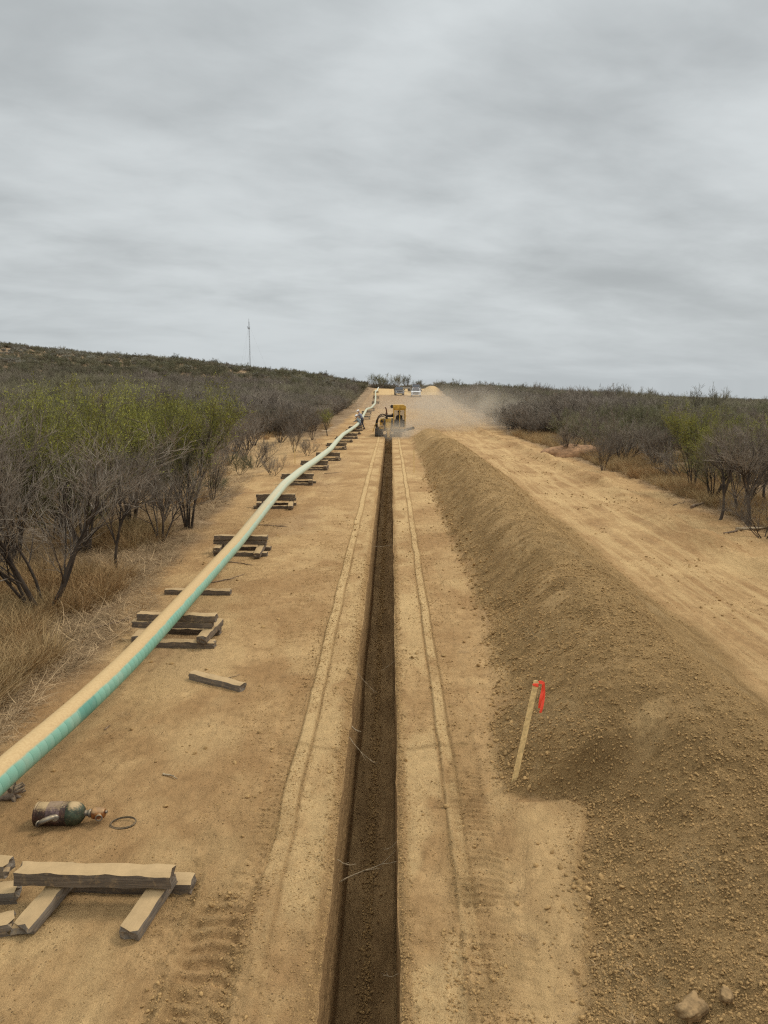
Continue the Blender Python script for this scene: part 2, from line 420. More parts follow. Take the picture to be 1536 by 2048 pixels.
# assemble trench
Z = np.where(S == 0, Zs, 0)
zl = prof(Y0)
ripW = .014*fbm(Y0*2.3, U*TD*2.1, 210, 4, .6)+.005*fbm(Y0*14, U*8, 214, 2)+.0045*np.cos(2*np.pi*(Y0/.15+U*2.4+.6*vn(Y0*.9, U*2, 216)))*sm(14, 7, Y0)
cham = .035*np.exp(-(U/.10)**2)
Xw1 = TL+lipL*(1-U)+flo*U + ripW*np.sin(np.pi*np.clip(U*1.0, 0, 1)) + (.04*U)
Xw3 = TR+lipR*(1-U)+flo*U - ripW*np.sin(np.pi*np.clip(U*1.0, 0, 1))
X = np.where(S == 1, Xw1, X); X = np.where(S == 3, Xw3, X)
Z = np.where(S == 1, zl-D*U-lipdrop*tmark*(1-U), Z); Z = np.where(S == 3, zl-D*U-.025*tmark*(1-U), Z)
uf = (U-TL)/(TR-TL)
Xf = TL+flo+.04+uf*(TR-TL-.04)
mid = np.exp(-((uf-.45-.06*vn(Y0*.8, 0*Y0, 220))/.10)**2)
Zf = zl-D + D/TD*(.05*np.abs(uf-.45)*2*.6 + mid*(.015+.03*np.abs(fbm(Xf*21, Y0*21, 222, 2))) + .012*fbm(Xf*9, Y0*9, 224, 3))
X = np.where(S == 2, Xf, X); Z = np.where(S == 2, Zf, Z)
# masks
lit = np.maximum(sm(-3.95, -4.9, XX+.5*fbm(XX*.7, Y0*.5, 230, 3))*(1-.0*Y0), sm(8.9, 10.2, XX+.5*fbm(XX*.7, Y0*.5, 234, 3)-.02*0))
ledge = np.interp(Y0, [0, 10, 16, 28, 40, 60, 90, 140, 200, 230], [-4.5, -4.2, -4.7, -5.6, -6.0, -5.0, -4.4, -4.2, -5.2, -6.0])
lit = np.maximum(sm(ledge+.3, ledge-.5, XX+.5*fbm(XX*.9, Y0*.5, 230, 3)), sm(9.0, 10.1, XX+.5*fbm(XX*.7, Y0*.5, 234, 3)))
lit = np.where(Y0 > 165, np.maximum(np.maximum(sm(-4, -5, XX), sm(10, 12, XX)), sm(225, 235, Y0)), lit)
pale = np.zeros_like(X)
pale = np.maximum(pale, strip*on*1.0)
pale = np.maximum(pale, .8*inner*sm(-.25, .25, fbm(XX*2.5, Y0*1.5, 240, 3)))
pale = np.maximum(pale, .5*sm(.1, .4, fbm(XX*1.0, Y0*.8, 243, 3))*packed)
pale = np.maximum(pale, shelf*.4)
pale = np.maximum(pale, .9*sm(.1, .35, fbm(XX*1.1, Y0*.55, 246, 3))*sm(7.0, 7.6, XX)*sm(9.3, 8.6, XX)*.5)
pale = np.maximum(pale, sm(163, 168, Y0)*(1-lit))
grv = (np.exp(-((XX+1.0-w1)/.02)**2)+np.exp(-((XX+.84-w1*.8)/.02)**2)+np.exp(-((XX-.50-w2)/.02)**2)+np.exp(-((XX-.64-w2)/.02)**2))*on
fines = sm(.0, .30, fbm(XX*.8+Y0*.3, Y0*3.6-XX*1.6, 262, 3))*np.exp(-((XX-2.4)/.30)**2)*bermm
loose = np.clip(bermm*(1-.55*fines) + ridge*.5 + rgh*.5*sm(0, .4, fbm(XX*3, Y0*3, 250, 2)) + grv*.5 + (m1+m2)*.12 + lz*.35*(S == 0), 0, 1)
clr = sm(-5.2, -6.2, XX)*sm(-.235*Y0-1.5, -.235*Y0-.2, XX)*sm(23, 27, Y0)*sm(60, 54, Y0)
lit = lit*(1-.75*clr); pale = np.maximum(pale, .5*clr)
streak = .62*road*sm(3, 6, Y0)*sm(108, 98, Y0)
pale = np.maximum(pale, fines*.6)
brown = sm(96, 108, Y0)*sm(168, 163, Y0)*(1-lit)*sm(11, 9, np.abs(XX-2)) + .35*sm(-1.6, -2.6, XX)*sm(0, .5, fbm(XX*.5, Y0*.35, 255, 3))*packed
cut = np.where((S == 1) | (S == 3), .15+.85*sm(.02, .42, U+.06*vn(Y0*3, U*9, 260)), np.where(S == 2, 1., 0.))*sm(58.5, 57.5, Y0)  # walls: dry pale top, its lit band also put into the colour, moist below
def sheet(name, r0, r1, c0, c1):
    return (slice(r0, r1+1), slice(c0, c1+1))
def make_sheet(name, fmask, label=None, cat=None, kind='structure'):
    """one mesh from the faces of the grid picked by fmask (NR-1, NC-1)"""
    r, c = np.nonzero(fmask); a = r*NC+c
    F4 = np.stack([a, a+1, a+NC+1, a+NC], 1)
    used, inv = np.unique(F4.ravel(), return_inverse=True)
    V = np.stack([X.ravel()[used], Y0.ravel()[used], Z.ravel()[used]], 1)
    me = mesh_np(name, V, inv.reshape(-1, 4), SOIL, True)
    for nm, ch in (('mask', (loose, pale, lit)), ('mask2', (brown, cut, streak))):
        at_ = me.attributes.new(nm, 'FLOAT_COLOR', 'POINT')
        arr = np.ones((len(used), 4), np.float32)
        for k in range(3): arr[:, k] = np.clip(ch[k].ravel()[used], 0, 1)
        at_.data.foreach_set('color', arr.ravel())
    o = bpy.data.objects.new(name, me); link(o)
    tag(o, label, cat, None, kind); return o
fr = (RY[:-1]+RY[1:])/2; fc = np.arange(NC-1)
isb = (fr[:, None] > 2.0) & (fr[:, None] < 58.5) & (fc[None] >= c_b0) & (fc[None] < c_b1)
cs2 = CS[:-1]
istr = (fr[:, None] > -1) & (fr[:, None] < 57.4) & ((cs2 > 0))[None]
xm = np.where(CS == 0, CX, 0)[:-1]
isr = (fr[:, None] > 2.0) & (fr[:, None] < 165) & (xm >= 4.7)[None] & (xm < 7.2)[None] & (cs2 == 0)[None]
make_sheet('ground', ~(isb | istr | isr))
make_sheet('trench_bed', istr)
make_sheet('dirt_road', isr)
make_sheet('soil_berm', isb, 'long berm of crumbly brown spoil running between the trench and the road', 'soil berm', 'thing')
# ------------------------------------------------------------------ sky and light
SUN_EL, SUN_AZ = R(50), R(62)      # azimuth measured from +Y towards +X
w = bpy.data.worlds.new("World"); sc.world = w; w.use_nodes = True; w.node_tree.nodes.clear()
t = NT(w.node_tree); out = t.new('ShaderNodeOutputWorld')
sky = t.new('ShaderNodeTexSky'); sky.sky_type = 'NISHITA'; sky.sun_disc = False
sky.sun_elevation = SUN_EL; sky.sun_rotation = SUN_AZ; sky.dust_density = 3
bg1 = t.new('ShaderNodeBackground'); t.l.new(sky.outputs[0], bg1.inputs[0]); bg1.inputs[1].default_value = .06
gen = t.new('ShaderNodeTexCoord').outputs['Generated']
sp = t.new('ShaderNodeSeparateXYZ'); t.l.new(gen, sp.inputs[0])
zc = t.math('MAXIMUM', sp.outputs[2], 0.0); den = t.math('ADD', zc, .20)
cb = t.new('ShaderNodeCombineXYZ')
t.l.new(t.math('DIVIDE', sp.outputs[0], den), cb.inputs[0]); t.l.new(t.math('DIVIDE', sp.outputs[1], den), cb.inputs[1])
pl = t.mapping(cb.outputs[0], (1, 1, 1), (0, 0, R(-20)), (3.1, 1.7, 0))
big = t.noise(t.mapping(pl, (.50, .75, 1)), .75, 2, .4, .15)
med = t.noise(t.mapping(pl, (.85, 1.15, 1)), 1.8, 5, .48, .25)
fin = t.noise(t.mapping(pl, (.9, 1.3, 1)), 5.5, 6, .58, .3)
v = t.math('ADD', t.math('MULTIPLY', big, .50), t.math('ADD', t.math('MULTIPLY', med, .40), t.math('MULTIPLY', fin, .10)))
f = t.ramp(v, .36, .64)
ccol = t.mix(f, (.380, .405, .412), (.615, .65, .658))
hz = t.ramp(sp.outputs[2], .16, .0)
ccol = t.mix(t.math('MULTIPLY', hz, .55), ccol, (.505, .545, .565))
up = t.ramp(sp.outputs[2], .30, .95, 1.0, 2.75)
bg2 = t.new('ShaderNodeBackground'); t.l.new(ccol, bg2.inputs[0]); t.l.new(up, bg2.inputs[1])
mx = t.new('ShaderNodeMixShader'); mx.inputs[0].default_value = .94
t.l.new(bg1.outputs[0], mx.inputs[1]); t.l.new(bg2.outputs[0], mx.inputs[2]); t.l.new(mx.outputs[0], out.inputs[0])
sd = bpy.data.lights.new("sun", 'SUN'); sd.energy = 1.5; sd.angle = R(13); sd.color = (1, .95, .87)
so = bpy.data.objects.new("sun", sd); link(so)
dirv = Vector((math.sin(SUN_AZ)*math.cos(SUN_EL), math.cos(SUN_AZ)*math.cos(SUN_EL), math.sin(SUN_EL)))
so.rotation_euler = dirv.to_track_quat('Z', 'Y').to_euler(); so.location = (0, 0, 60)
sc.view_settings.view_transform = 'Standard'; sc.view_settings.look = 'None'; sc.view_settings.exposure = .16
sc.cycles.use_denoising = False; sc.cycles.pixel_filter_type = 'BLACKMAN_HARRIS'; sc.cycles.filter_width = 1.25
sc.cycles.max_bounces = 5; sc.cycles.diffuse_bounces = 3; sc.cycles.transparent_max_bounces = 8
sc.cycles.volume_bounces = 1; sc.cycles.sample_clamp_indirect = 2.5; sc.cycles.sample_clamp_direct = 8

# ------------------------------------------------------------------ timbers
def wood_mat(name, ca, cb_, dustc=(.46, .31, .155), dust=1.):
    m, t, b = new_mat(name)
    tc = t.new('ShaderNodeTexCoord'); o = tc.outputs['Object']
    oi = t.new('ShaderNodeObjectInfo').outputs['Random']
    cbx = t.new('ShaderNodeCombineXYZ'); t.l.new(t.math('MULTIPLY', oi, 37.), cbx.inputs[0]); t.l.new(t.math('MULTIPLY', oi, 11.), cbx.inputs[1])
    va = t.new('ShaderNodeVectorMath'); va.operation = 'ADD'; t.l.new(o, va.inputs[0]); t.l.new(cbx.outputs[0], va.inputs[1])
    p = va.outputs[0]
    g = t.noise(t.mapping(p, (2.2, 38, 38)), 1.6, 6, .7, .3); big = t.noise(t.mapping(p, (1.5, 6, 6)), 2., 4, .6)
    c = t.mix(t.ramp(g, .3, .68), ca, cb_)
    c = t.mix(t.math('MULTIPLY', t.ramp(big, .45, .7), .5), c, tuple(x*.5 for x in ca))
    crack = t.ramp(g, .30, .24); c = t.mix(t.math('MULTIPLY', crack, .8), c, (.015, .012, .01))
    # dust settled on what faces up
    s = t.new('ShaderNodeSeparateXYZ'); t.l.new(tc.outputs['Normal'], s.inputs[0])
    dn = t.noise(p, 7, 5, .65)
    df = t.ramp(t.math('ADD', s.outputs[2], t.math('MULTIPLY_ADD', dn, .7, -.35)), .55, .75)
    df = t.math('MULTIPLY', df, dust)
    df = t.math('MULTIPLY', df, t.ramp(g, .2, .36, .35, 1.))
    c = t.mix(df, c, t.mix(t.ramp(dn, .3, .7), dustc, tuple(x*.82 for x in dustc)))
    side = t.ramp(t.noise(p, 16, 4, .7), .5, .7); c = t.mix(t.math('MULTIPLY', side, .35), c, dustc)
    t.l.new(c, b.inputs['Base Color']); b.inputs['Roughness'].default_value = .92
    t.l.new(t.bump(g, .7, .008), b.inputs['Normal']); return m
WOOD = wood_mat("weathered_wood", (.205, .158, .112), (.090, .068, .050))
WOODN = wood_mat("weathered_wood_grey", (.25, .205, .155), (.125, .10, .077))
def timber_mesh(name, L, W, H, seed, split=0., mat=None, nx=22):
    rng = random.Random(seed); bm = bmesh.new()
    ny = nz = 3; vs = {}
    def P(i, j, k):
        x = (i/nx-.5)*L; y_ = (j/ny-.5)*W; z = (k/nz)*H
        edge = (j in (0, ny)) and (k in (0, nz))
        s = .010 if edge else .004
        n = float(vn(x*9+seed, j*3.1+k*5.7, seed)); n2 = float(vn(x*28+seed, j*2.1+k*4.7, seed+3))
        ys = 1-(.028 if edge else 0)-abs(n)*s*3; zo = n*s*(.5 if k == 0 else 1)+n2*.002
        if i in (0, nx):
            x += (rng.random()-.5)*.03 + split*(.10*(rng.random()-.5) if i == 0 else 0)
            ys -= .03*rng.random()
        return Vector((x, y_*ys, z+zo - (.006 if edge and k == nz else 0) + (.004 if edge and k == 0 else 0)))
    def V(i, j, k):
        if (i, j, k) not in vs: vs[(i, j, k)] = bm.verts.new(P(i, j, k))
        return vs[(i, j, k)]
    for i in range(nx):
        for j in range(ny):
            for k in (0, nz): bm.faces.new([V(i, j, k), V(i+1, j, k), V(i+1, j+1, k), V(i, j+1, k)])
        for k in range(nz):
            for j in (0, ny): bm.faces.new([V(i, j, k), V(i+1, j, k), V(i+1, j, k+1), V(i, j, k+1)])
    for i in (0, nx):
        for j in range(ny):
            for k in range(nz): bm.faces.new([V(i, j, k), V(i, j+1, k), V(i, j+1, k+1), V(i, j, k+1)])
    bmesh.ops.recalc_face_normals(bm, faces=bm.faces)
    me = bpy.data.meshes.new(name); bm.to_mesh(me); bm.free(); me.materials.append(mat or WOOD); return me
TW, TH, TLn = .15, .105, 1.18
TM = [timber_mesh('timber', TLn, TW, TH, s) for s in (1, 2, 3, 4)]
TMS = [timber_mesh('timber', .82, TW, TH, s) for s in (5, 6)]
def timber(me, loc, rz=0., ry=0., label='', group=None, rx=0.):
    o = bpy.data.objects.new('timber', me); o.location = loc; o.rotation_euler = (rx, ry, rz); link(o)
    tag(o, label, 'timber', group); return o
ORD = ['nearest', 'second', 'third', 'fourth', 'fifth', 'sixth', 'seventh', 'eighth', 'ninth', 'tenth', 'eleventh', 'twelfth', 'thirteenth', 'fourteenth', 'fifteenth', 'sixteenth', 'seventeenth']
# supports under the pipe: pixel of the middle of the lowest timber's front edge
CRIB = [(342, 1297), (477, 1113), (549, 1018), (594, 971), (628, 941), (655, 922), (672, 900), (688, 885), (699, 878), (706, 869), (711, 862), (730, 839), (733, 829), (740, 822), (751, 808), (752, 797), (752, 786)]
cribs = []
for i, (px, py) in enumerate(CRIB):
    p = at(px, py); rng = random.Random(i*7+1)
    x, y_ = p.x, p.y+.08; a = rng.uniform(-.05, .05); g = 'timbers of the pipe supports'
    nm = ORD[i]; z0 = float(height(x, y_+.25))
    cribs.append((x, y_+.3, z0))
    j = lambda s=.04: rng.uniform(-s, s)
    timber(TM[i % 4], (x+j(), y_, z0-.01), a+j(.03), 0, f'weathered timber lying on the sand, front foot of the {nm} pipe support from the camera', g)
    if i < 11:
        timber(TM[(i+1) % 4], (x+j(), y_+.58, z0-.01), a+j(.03), 0, f'weathered timber lying on the sand, rear foot of the {nm} pipe support from the camera', g)
    ext = .06 if i in (1, 2) else 0
    for sx, sn in ((-1, 'left'), (1, 'right')):
        fwd = -.22 if (sx > 0 and i in (1, 2)) else 0
        timber(TMS[(i+sx) % 2], (x+sx*.47+j(.03), y_+.29+fwd, z0+TH-.012 - (.0 if not fwd else .02)), R(90)+a+j(.05), (-.10 if fwd else 0), f'short timber set lengthwise on the {sn} of the {nm} pipe support from the camera', g)
    timber(TM[(i+2) % 4], (x-.03+j(), y_+.30, z0+2*TH-.014), a+j(.02), 0, f'dark timber laid across, under the top beam of the {nm} pipe support from the camera', g)
    timber(TM[(i+3) % 4], (x+j(), y_+.30+j(.02), z0+3*TH-.016), a+j(.02), 0, f'dark timber topping the {nm} pipe support from the camera', g)
CRH = 4*TH-.018
# timber lying under the pipe and the loose one near it
p = at(395, 1190); timber(TM[0], (p.x, p.y+.06, float(height(p.x, p.y))-.01), R(-2), 0, 'single flat timber on the sand below the raised pipe, between two supports')
a_, b_ = at(386, 1362), at(470, 1383); d = (b_-a_)
loose_m = timber_mesh('timber', d.length+.14, .125, .10, 21, mat=WOODN)
timber(loose_m, ((a_.x+b_.x)/2+.03, (a_.y+b_.y)/2+.06, 0-.008+float(height(a_.x, a_.y))), math.atan2(d.y, d.x), 0, 'lone weathered timber lying slantwise on open sand between pipe and trench')
# open crib in the foreground
TB = timber_mesh('timber', 1.13, .14, .11, 31, mat=WOOD, nx=34); TL2 = timber_mesh('timber', 1.06, .15, .10, 32, mat=WOOD, nx=34)
g = 'timbers of the open crib in the foreground'
p = at(228, 1787); zl0 = float(height(p.x, p.y)); lowy = p.y+.07
timber(TL2, (p.x+.055, lowy, zl0-.01), R(-1), 0, 'dark lower timber half hidden beneath the top beam of the open foreground crib', g)
def lean(pxf, pyf, pxb, pyb, sd_, sp_, lab):
    f_ = at(pxf, pyf); b2 = at(pxb, pyb, .20); L = math.hypot((b2-f_).x, (b2-f_).y)+.02; me = timber_mesh('timber', L, .145, .10, sd_, sp_, mat=WOODN, nx=30); yaw = math.atan2(b2.y-f_.y, b2.x-f_.x)
    zf = float(height(f_.x, f_.y)); s = (lowy-f_.y); pitch = math.atan2(.095, s+.05)
    c = Vector((f_.x, f_.y, zf-.004)) + Vector((math.cos(yaw)*math.cos(pitch), math.sin(yaw)*math.cos(pitch), math.sin(pitch)))*L/2
    timber(me, c, yaw, -pitch, lab, g); return c, yaw, pitch
lean(50, 1868, 150, 1722, 33, 1., 'split-ended timber leaning back at the left side of the open foreground crib')
lean(260, 1880, 336, 1736, 34, .1, 'square-cut timber leaning back at the right side of the open foreground crib')
timber(TB, (p.x-.085, lowy-.17, zl0+.172), R(-.6), R(.6), 'long dusty beam laid across the top of the open foreground crib', g)
# ends of another crib at the left border
for (px, py, dz, yw, lab) in ((24, 1812, .0, 3, 'upper timber end poking in beside the open crib at the left border'),
                              (8, 1786, .105, -4, 'end-grain timber stub on top at the left border, above the other stub'),
                              (12, 1877, .0, 12, 'cracked timber end lying on sand at the left border, beside the split timber')):
    q = at(px, py); L = 1.1; yaw = R(180+yw) if yw < 45 else R(yw)
    m_ = timber_mesh('timber', L, .15, .105, 40+px, .3, mat=WOODN)
    timber(m_, (q.x+math.cos(yaw)*L/2, q.y+.09+math.sin(yaw)*L/2*(1 if yw > 45 else 1), float(height(q.x, q.y))-.006+dz), yaw, 0, lab)

# ------------------------------------------------------------------ pipeline
PP = [(0, 1548), (52, 1508), (163, 1412), (260, 1320), (352, 1220), (380, 1189), (476, 1083), (523, 1024), (568, 969), (597, 945), (634, 919), (661, 898), (672, 884), (686, 869), (703, 858), (716, 848), (723, 838), (727, 830), (733, 818.5), (743, 815), (750, 807), (751.3, 794), (750.6, 780.5)]
LIFT = CRH+.128
pp = [at(a, b, LIFT) for a, b in PP]
pts = [Vector((pp[0].x-.02, -14, LIFT)), Vector((pp[0].x-.02, 0, LIFT))]
xs = [-14, 0]+[q.y for q in pp]; ys = [pp[0].x-.1, pp[0].x-.02]+[q.x for q in pp]
order = np.argsort(xs); xs = np.array(xs)[order]; ys = np.array(ys)[order]
Yp = np.concatenate([np.arange(-14, 30, .12), np.arange(30, xs[-1], .4)])
Xp = np.interp(Yp, xs, ys)
def blur(a, k): ker = np.hanning(k+2)[1:-1]; ker /= ker.sum(); return np.convolve(np.pad(a, (k//2, k-1-k//2), mode='edge'), ker, mode='valid')
near_ = Yp < 30
Xp = np.where(near_, blur(Xp, 15), blur(Xp, 7))
Zp = macro(Xp, Yp)*1.0+LIFT
for cxx, cyy, cz in cribs:
    Zp = Zp + (cz+LIFT-np.interp(cyy, Yp, Zp))*np.exp(-((Yp-cyy)/1.2)**2)
PXf = lambda y_: float(np.interp(y_, Yp, Xp)); PZf = lambda y_: float(np.interp(y_, Yp, Zp))
PR = .127; NS = 28
V = []; UVu = []
dX = np.gradient(Xp, Yp); dZ = np.gradient(Zp, Yp)
for i in range(len(Yp)):
    d = Vector((dX[i], 1, dZ[i])).normalized(); r = d.cross(Vector((0, 0, 1))).normalized(); u = r.cross(d)
    for k in range(NS):
        th = 2*math.pi*k/NS; v = r*math.cos(th)+u*math.sin(th)
        V.append((Xp[i]+v.x*PR, Yp[i]+v.y*PR, Zp[i]+v.z*PR))
n = len(Yp); a = (np.arange(n-1)[:, None]*NS+np.arange(NS)[None]).ravel(); b = (np.arange(n-1)[:, None]*NS+(np.arange(NS)+1)[None] % NS).ravel()
me = mesh_np('pipe', V, np.stack([a, a+NS, b+NS, b], 1), None, True)
def pipe_mat():
    m, t, b = new_mat("coated_pipe")
    tc = t.new('ShaderNodeTexCoord'); o = tc.outputs['Object']; s = t.new('ShaderNodeSeparateXYZ'); t.l.new(o, s.inputs[0])
    nm = t.new('ShaderNodeSeparateXYZ'); t.l.new(tc.outputs['Normal'], nm.inputs[0])
    ang = t.math('ARCTAN2', nm.outputs[2], nm.outputs[0])
    sp_ = t.math('ADD', t.math('DIVIDE', s.outputs[1], .115), t.math('DIVIDE', ang, 2*math.pi))
    fr_ = t.math('FRACT', sp_)
    seam = t.ramp(fr_, .10, .0); band = t.ramp(fr_, .0, 1.0)
    n1 = t.noise(o, 3., 4, .6); n2 = t.noise(o, 40, 3, .6)
    fl = t.new('ShaderNodeTexWhiteNoise'); fl.noise_dimensions = '1D'; t.l.new(t.math('FLOOR', sp_), fl.inputs[1])
    c = t.mix(band, (.185, .365, .265), (.225, .42, .315))
    jt = t.math('FRACT', t.math('DIVIDE', t.math('ADD', s.outputs[1], 5.4), 12.2)); jb = t.math('MULTIPLY', t.ramp(jt, .030, .028), t.ramp(jt, .0, .002))
    c = t.mix(t.math('MULTIPLY', jb, .6), c, (.06, .21, .17))
    c = t.mix(t.math('MULTIPLY', fl.outputs[0], .22), c, (.10, .28, .21))
    c = t.mix(t.math('MULTIPLY', seam, .55), c, (.07, .20, .14))
    # paler film on the farther lengths
    far = t.ramp(t.math('ADD', s.outputs[1], t.math('MULTIPLY', n1, 3.)), 10, 24)
    c = t.mix(t.math('MULTIPLY', far, .78), c, (.56, .57, .43))
    c = t.mix(t.math('MULTIPLY', t.ramp(n1, .45, .7), .25), c, (.50, .48, .36))
    # wind-blown dust on the windward top side
    w_ = t.math('ADD', t.math('MULTIPLY', nm.outputs[2], .84), t.math('MULTIPLY', nm.outputs[0], -.5))
    w_ = t.math('ADD', w_, t.math('MULTIPLY_ADD', n1, .30, -.15))
    df = t.ramp(w_, .05, .25)
    df = t.math('MULTIPLY', df, t.ramp(s.outputs[1], 26, 12, .30, 1.))
    c = t.mix(df, c, t.mix(t.ramp(n2, .3, .7), (.54, .37, .175), (.47, .31, .14)))
    t.l.new(c, b.inputs['Base Color']); b.inputs['Roughness'].default_value = .6
    t.l.new(t.bump(fr_, .12, .003, t.bump(n2, .15, .003)), b.inputs['Normal']); return m
me.materials.append(pipe_mat())
o = bpy.data.objects.new('pipeline', me); link(o); tag(o, 'long green coated steel pipe with dust on top, resting on timber supports', 'pipe')
# next pipe length beyond the gap at the crest
p1, p2 = at(752.5, 783.5, .35), at(757, 775, .6)
m = MB(); d = (p2-p1).normalized(); m.tube([p1-d*.2, p1+d*.3*(p2-p1).length, p2], PR*1.15, 16)
m.torus(PR*1.2, .012, p2, d.to_track_quat('Z', 'Y').to_euler(), 20, 6)
o = m.build('pipe_end', flat('pale_pipe', (.58, .58, .48), .6)); tag(o, 'short pale pipe end sticking up at the far crest beyond the long pipe', 'pipe')

# ------------------------------------------------------------------ stakes
LATH = flat('lath_wood', (.80, .57, .26), .85, var=.22, nscale=30, bumps=.2)
def stake(base, top, wd, label, ribbon=False, th=.010):
    d = top-base; L = d.length; e = empty('survey_stake', base); e.rotation_euler = d.to_track_quat('Z', 'X').to_euler()
    tag(e, label, 'stake')
    # orient width towards the trench axis
    m = MB(); bm = m.bm
    pts_ = [(-wd/2, 0, .0), (wd/2, 0, .0), (wd/2, 0, L*.985), (wd*.2, 0, L), (-wd/2, 0, L*.992)]
    e.rotation_mode = 'QUATERNION'; zq = d.normalized(); xq = (Vector((1, 0, 0))-zq*zq.x).normalized(); yq = zq.cross(xq); q = Matrix((xq, yq, zq)).transposed().to_quaternion(); e.rotation_quaternion = q
    pts_[0] = (-wd/2, 0, -.12); pts_[1] = (wd/2, 0, -.12)
    m.poly([Vector((a, -th/2, c)) for a, _, c in pts_], Vector((0, th, 0)))
    bmesh.ops.subdivide_edges(m.bm, edges=m.bm.edges[:], cuts=2)
    m.build('lath', LATH, e); return e, q, L
b0 = at(1030, 1556, full=True); zt = .94
ray = CM @ np.array([(1073-768)/F, -(1361-1024)/F, -1.0]); tt = (b0.y+.02)/ray[1]; t0 = Vector(CAM+ray*tt)
e, q, L = stake(b0, t0, .050, 'leaning wooden lath with a bright orange-red ribbon tied on top')
RIB = flat('flagging_tape', (1.0, .10, .05), .45, var=.06, nscale=20)
m = MB(); wdt = .026
for k in range(3):
    m.box((0, 0, L-.035-.006*k), (.046+.003*k, .022+.003*k, .016), (0, R(8*(k-1)), 0), .003)
m.build('ribbon_knot', RIB, e)
inv = e.matrix_basis.inverted() if False else Matrix.LocRotScale(b0, q, None).inverted()
for s_, (dx, ln, ph) in enumerate(((.058, .285, 0), (.050, .25, 1.3))):
    m = MB(); prev = None; N = 26
    for k in range(N+1):
        f = k/N
        if f < .2: c = t0+Vector((.01+dx*f/.2, .012*s_, -.03+.012*math.sin(f/.2*math.pi)))
        else:
            g_ = (f-.2)/.8; c = t0+Vector((.01+dx+.012*math.sin(g_*4+ph)-.006*g_*2, .012*s_+.012*math.sin(g_*5+ph), -.03-g_*ln))
        tw = .5*math.sin(f*7+ph); wv = Vector((math.cos(tw), math.sin(tw), 0))*wdt/2
        if f < .2: wv = Vector((0, 0, 1))*wdt/2*(1-f/.2*.2)+Vector((math.cos(tw), math.sin(tw), 0))*wdt/2*(f/.2)
        a = m.bm.verts.new(inv@(c-wv)); b = m.bm.verts.new(inv@(c+wv)); a2 = m.bm.verts.new(inv@(c-wv+Vector((0, .0012, 0)))); b2 = m.bm.verts.new(inv@(c+wv+Vector((0, .0012, 0))))
        cur = (a, b, b2, a2)
        if prev:
            for i in range(4): m.bm.faces.new((prev[i], prev[(i+1) % 4], cur[(i+1) % 4], cur[i]))
        else: m.bm.faces.new(cur)
        prev = cur
    m.bm.faces.new(prev); m.build('ribbon_tail', RIB, e)
b0 = at(828, 946, full=True); stake(b0, b0+Vector((-.01, 0, .98)), .045, 'plain upright wooden lath at the foot of the berm far up the trench')
b0 = at(590, 928); stake(b0, b0+Vector((0, 0, .75)), .05, 'thin pale lath standing among low brush left of the pipe')

# ------------------------------------------------------------------ small things on the sand
# steel bottle with a brass valve
pa, pb = at(66, 1660), at(160, 1660); rr = .098; c0 = Vector(((pa.x), pa.y+rr, rr-.008+float(height(pa.x, pa.y)))); Lb = .41
e = empty('pressure_cylinder', c0, (0, R(90), R(2))); tag(e, 'small dusty dark brown steel cylinder with rusty valve lying on the sand', 'gas cylinder')
def dusty(name, col, col2, rough=.6, metal=.0, dust=1., dthr=(.25, .75)):
    m, t, b = new_mat(name); tc = t.new('ShaderNodeTexCoord'); ge = t.new('ShaderNodeNewGeometry')
    s = t.new('ShaderNodeSeparateXYZ'); t.l.new(ge.outputs['Normal'], s.inputs[0])
    n = t.noise(tc.outputs['Object'], 14, 5, .65); n3 = t.noise(tc.outputs['Object'], 60, 4, .6)
    c = t.mix(t.ramp(n, .4, .6), col, col2)
    f = t.math('MULTIPLY', t.ramp(t.math('ADD', s.outputs[2], t.math('MULTIPLY_ADD', n3, .5, -.25)), *dthr), dust)
    f = t.math('ADD', f, t.math('MULTIPLY', t.ramp(n3, .5, .8), .25), clamp=True)
    c = t.mix(f, c, (.44, .30, .15)); t.l.new(c, b.inputs['Base Color']); b.inputs['Roughness'].default_value = rough
    b.inputs['Metallic'].default_value = metal; t.l.new(t.bump(n3, .3, .003), b.inputs['Normal']); return m
CB = dusty('cylinder_paint', (.065, .030, .020), (.028, .017, .013), dthr=(.62, .98)); CG = dusty('cylinder_green', (.055, .07, .042), (.035, .038, .022), dthr=(.62, .98))
CR = dusty('rusty_brass', (.36, .14, .035), (.16, .055, .02), .5, .4, .5); CS_ = dusty('dull_steel', (.26, .24, .20), (.14, .12, .10), .45, .5, .4); CLb = dusty('worn_label', (.17, .11, .10), (.08, .05, .045), .8, dust=.4, dthr=(.62, .98))
m = MB(); m.lathe([(.080, 0), (.092, .004), (rr, .016), (rr, .27)], n=36); m.build('body', CB, e)
m = MB(); m.lathe([(rr, .2705), (rr, .315), (rr*.96, .345), (rr*.80, .376), (rr*.55, .398), (rr*.33, .410)], n=36); m.build('shoulder', CG, e)
m = MB(); m.lathe([(rr*.985, -.006), (rr*1.035, -.002), (rr*1.035, .012), (rr*1.005, .017)], n=36); m.build('foot_ring', CB, e)
m = MB()
pr_ = None
for k in range(15):
    th = R(150+k*9.5); 
    ring = [m.bm.verts.new((rad*math.cos(th), rad*math.sin(th), z)) for rad, z in ((rr+.0025, .105), (rr+.0025, .22), (rr-.004, .22), (rr-.004, .105))]
    if pr_:
        for i in range(4): m.bm.faces.new((pr_[i], pr_[(i+1) % 4], ring[(i+1) % 4], ring[i]))
    pr_ = ring
m.build('paper_label', CLb, e)
m = MB(); m.lathe([(.030, .405), (.026, .42), (.026, .445), (.036, .447), (.036, .463), (.024, .465), (.024, .475)], n=20); m.build('neck', CS_, e)
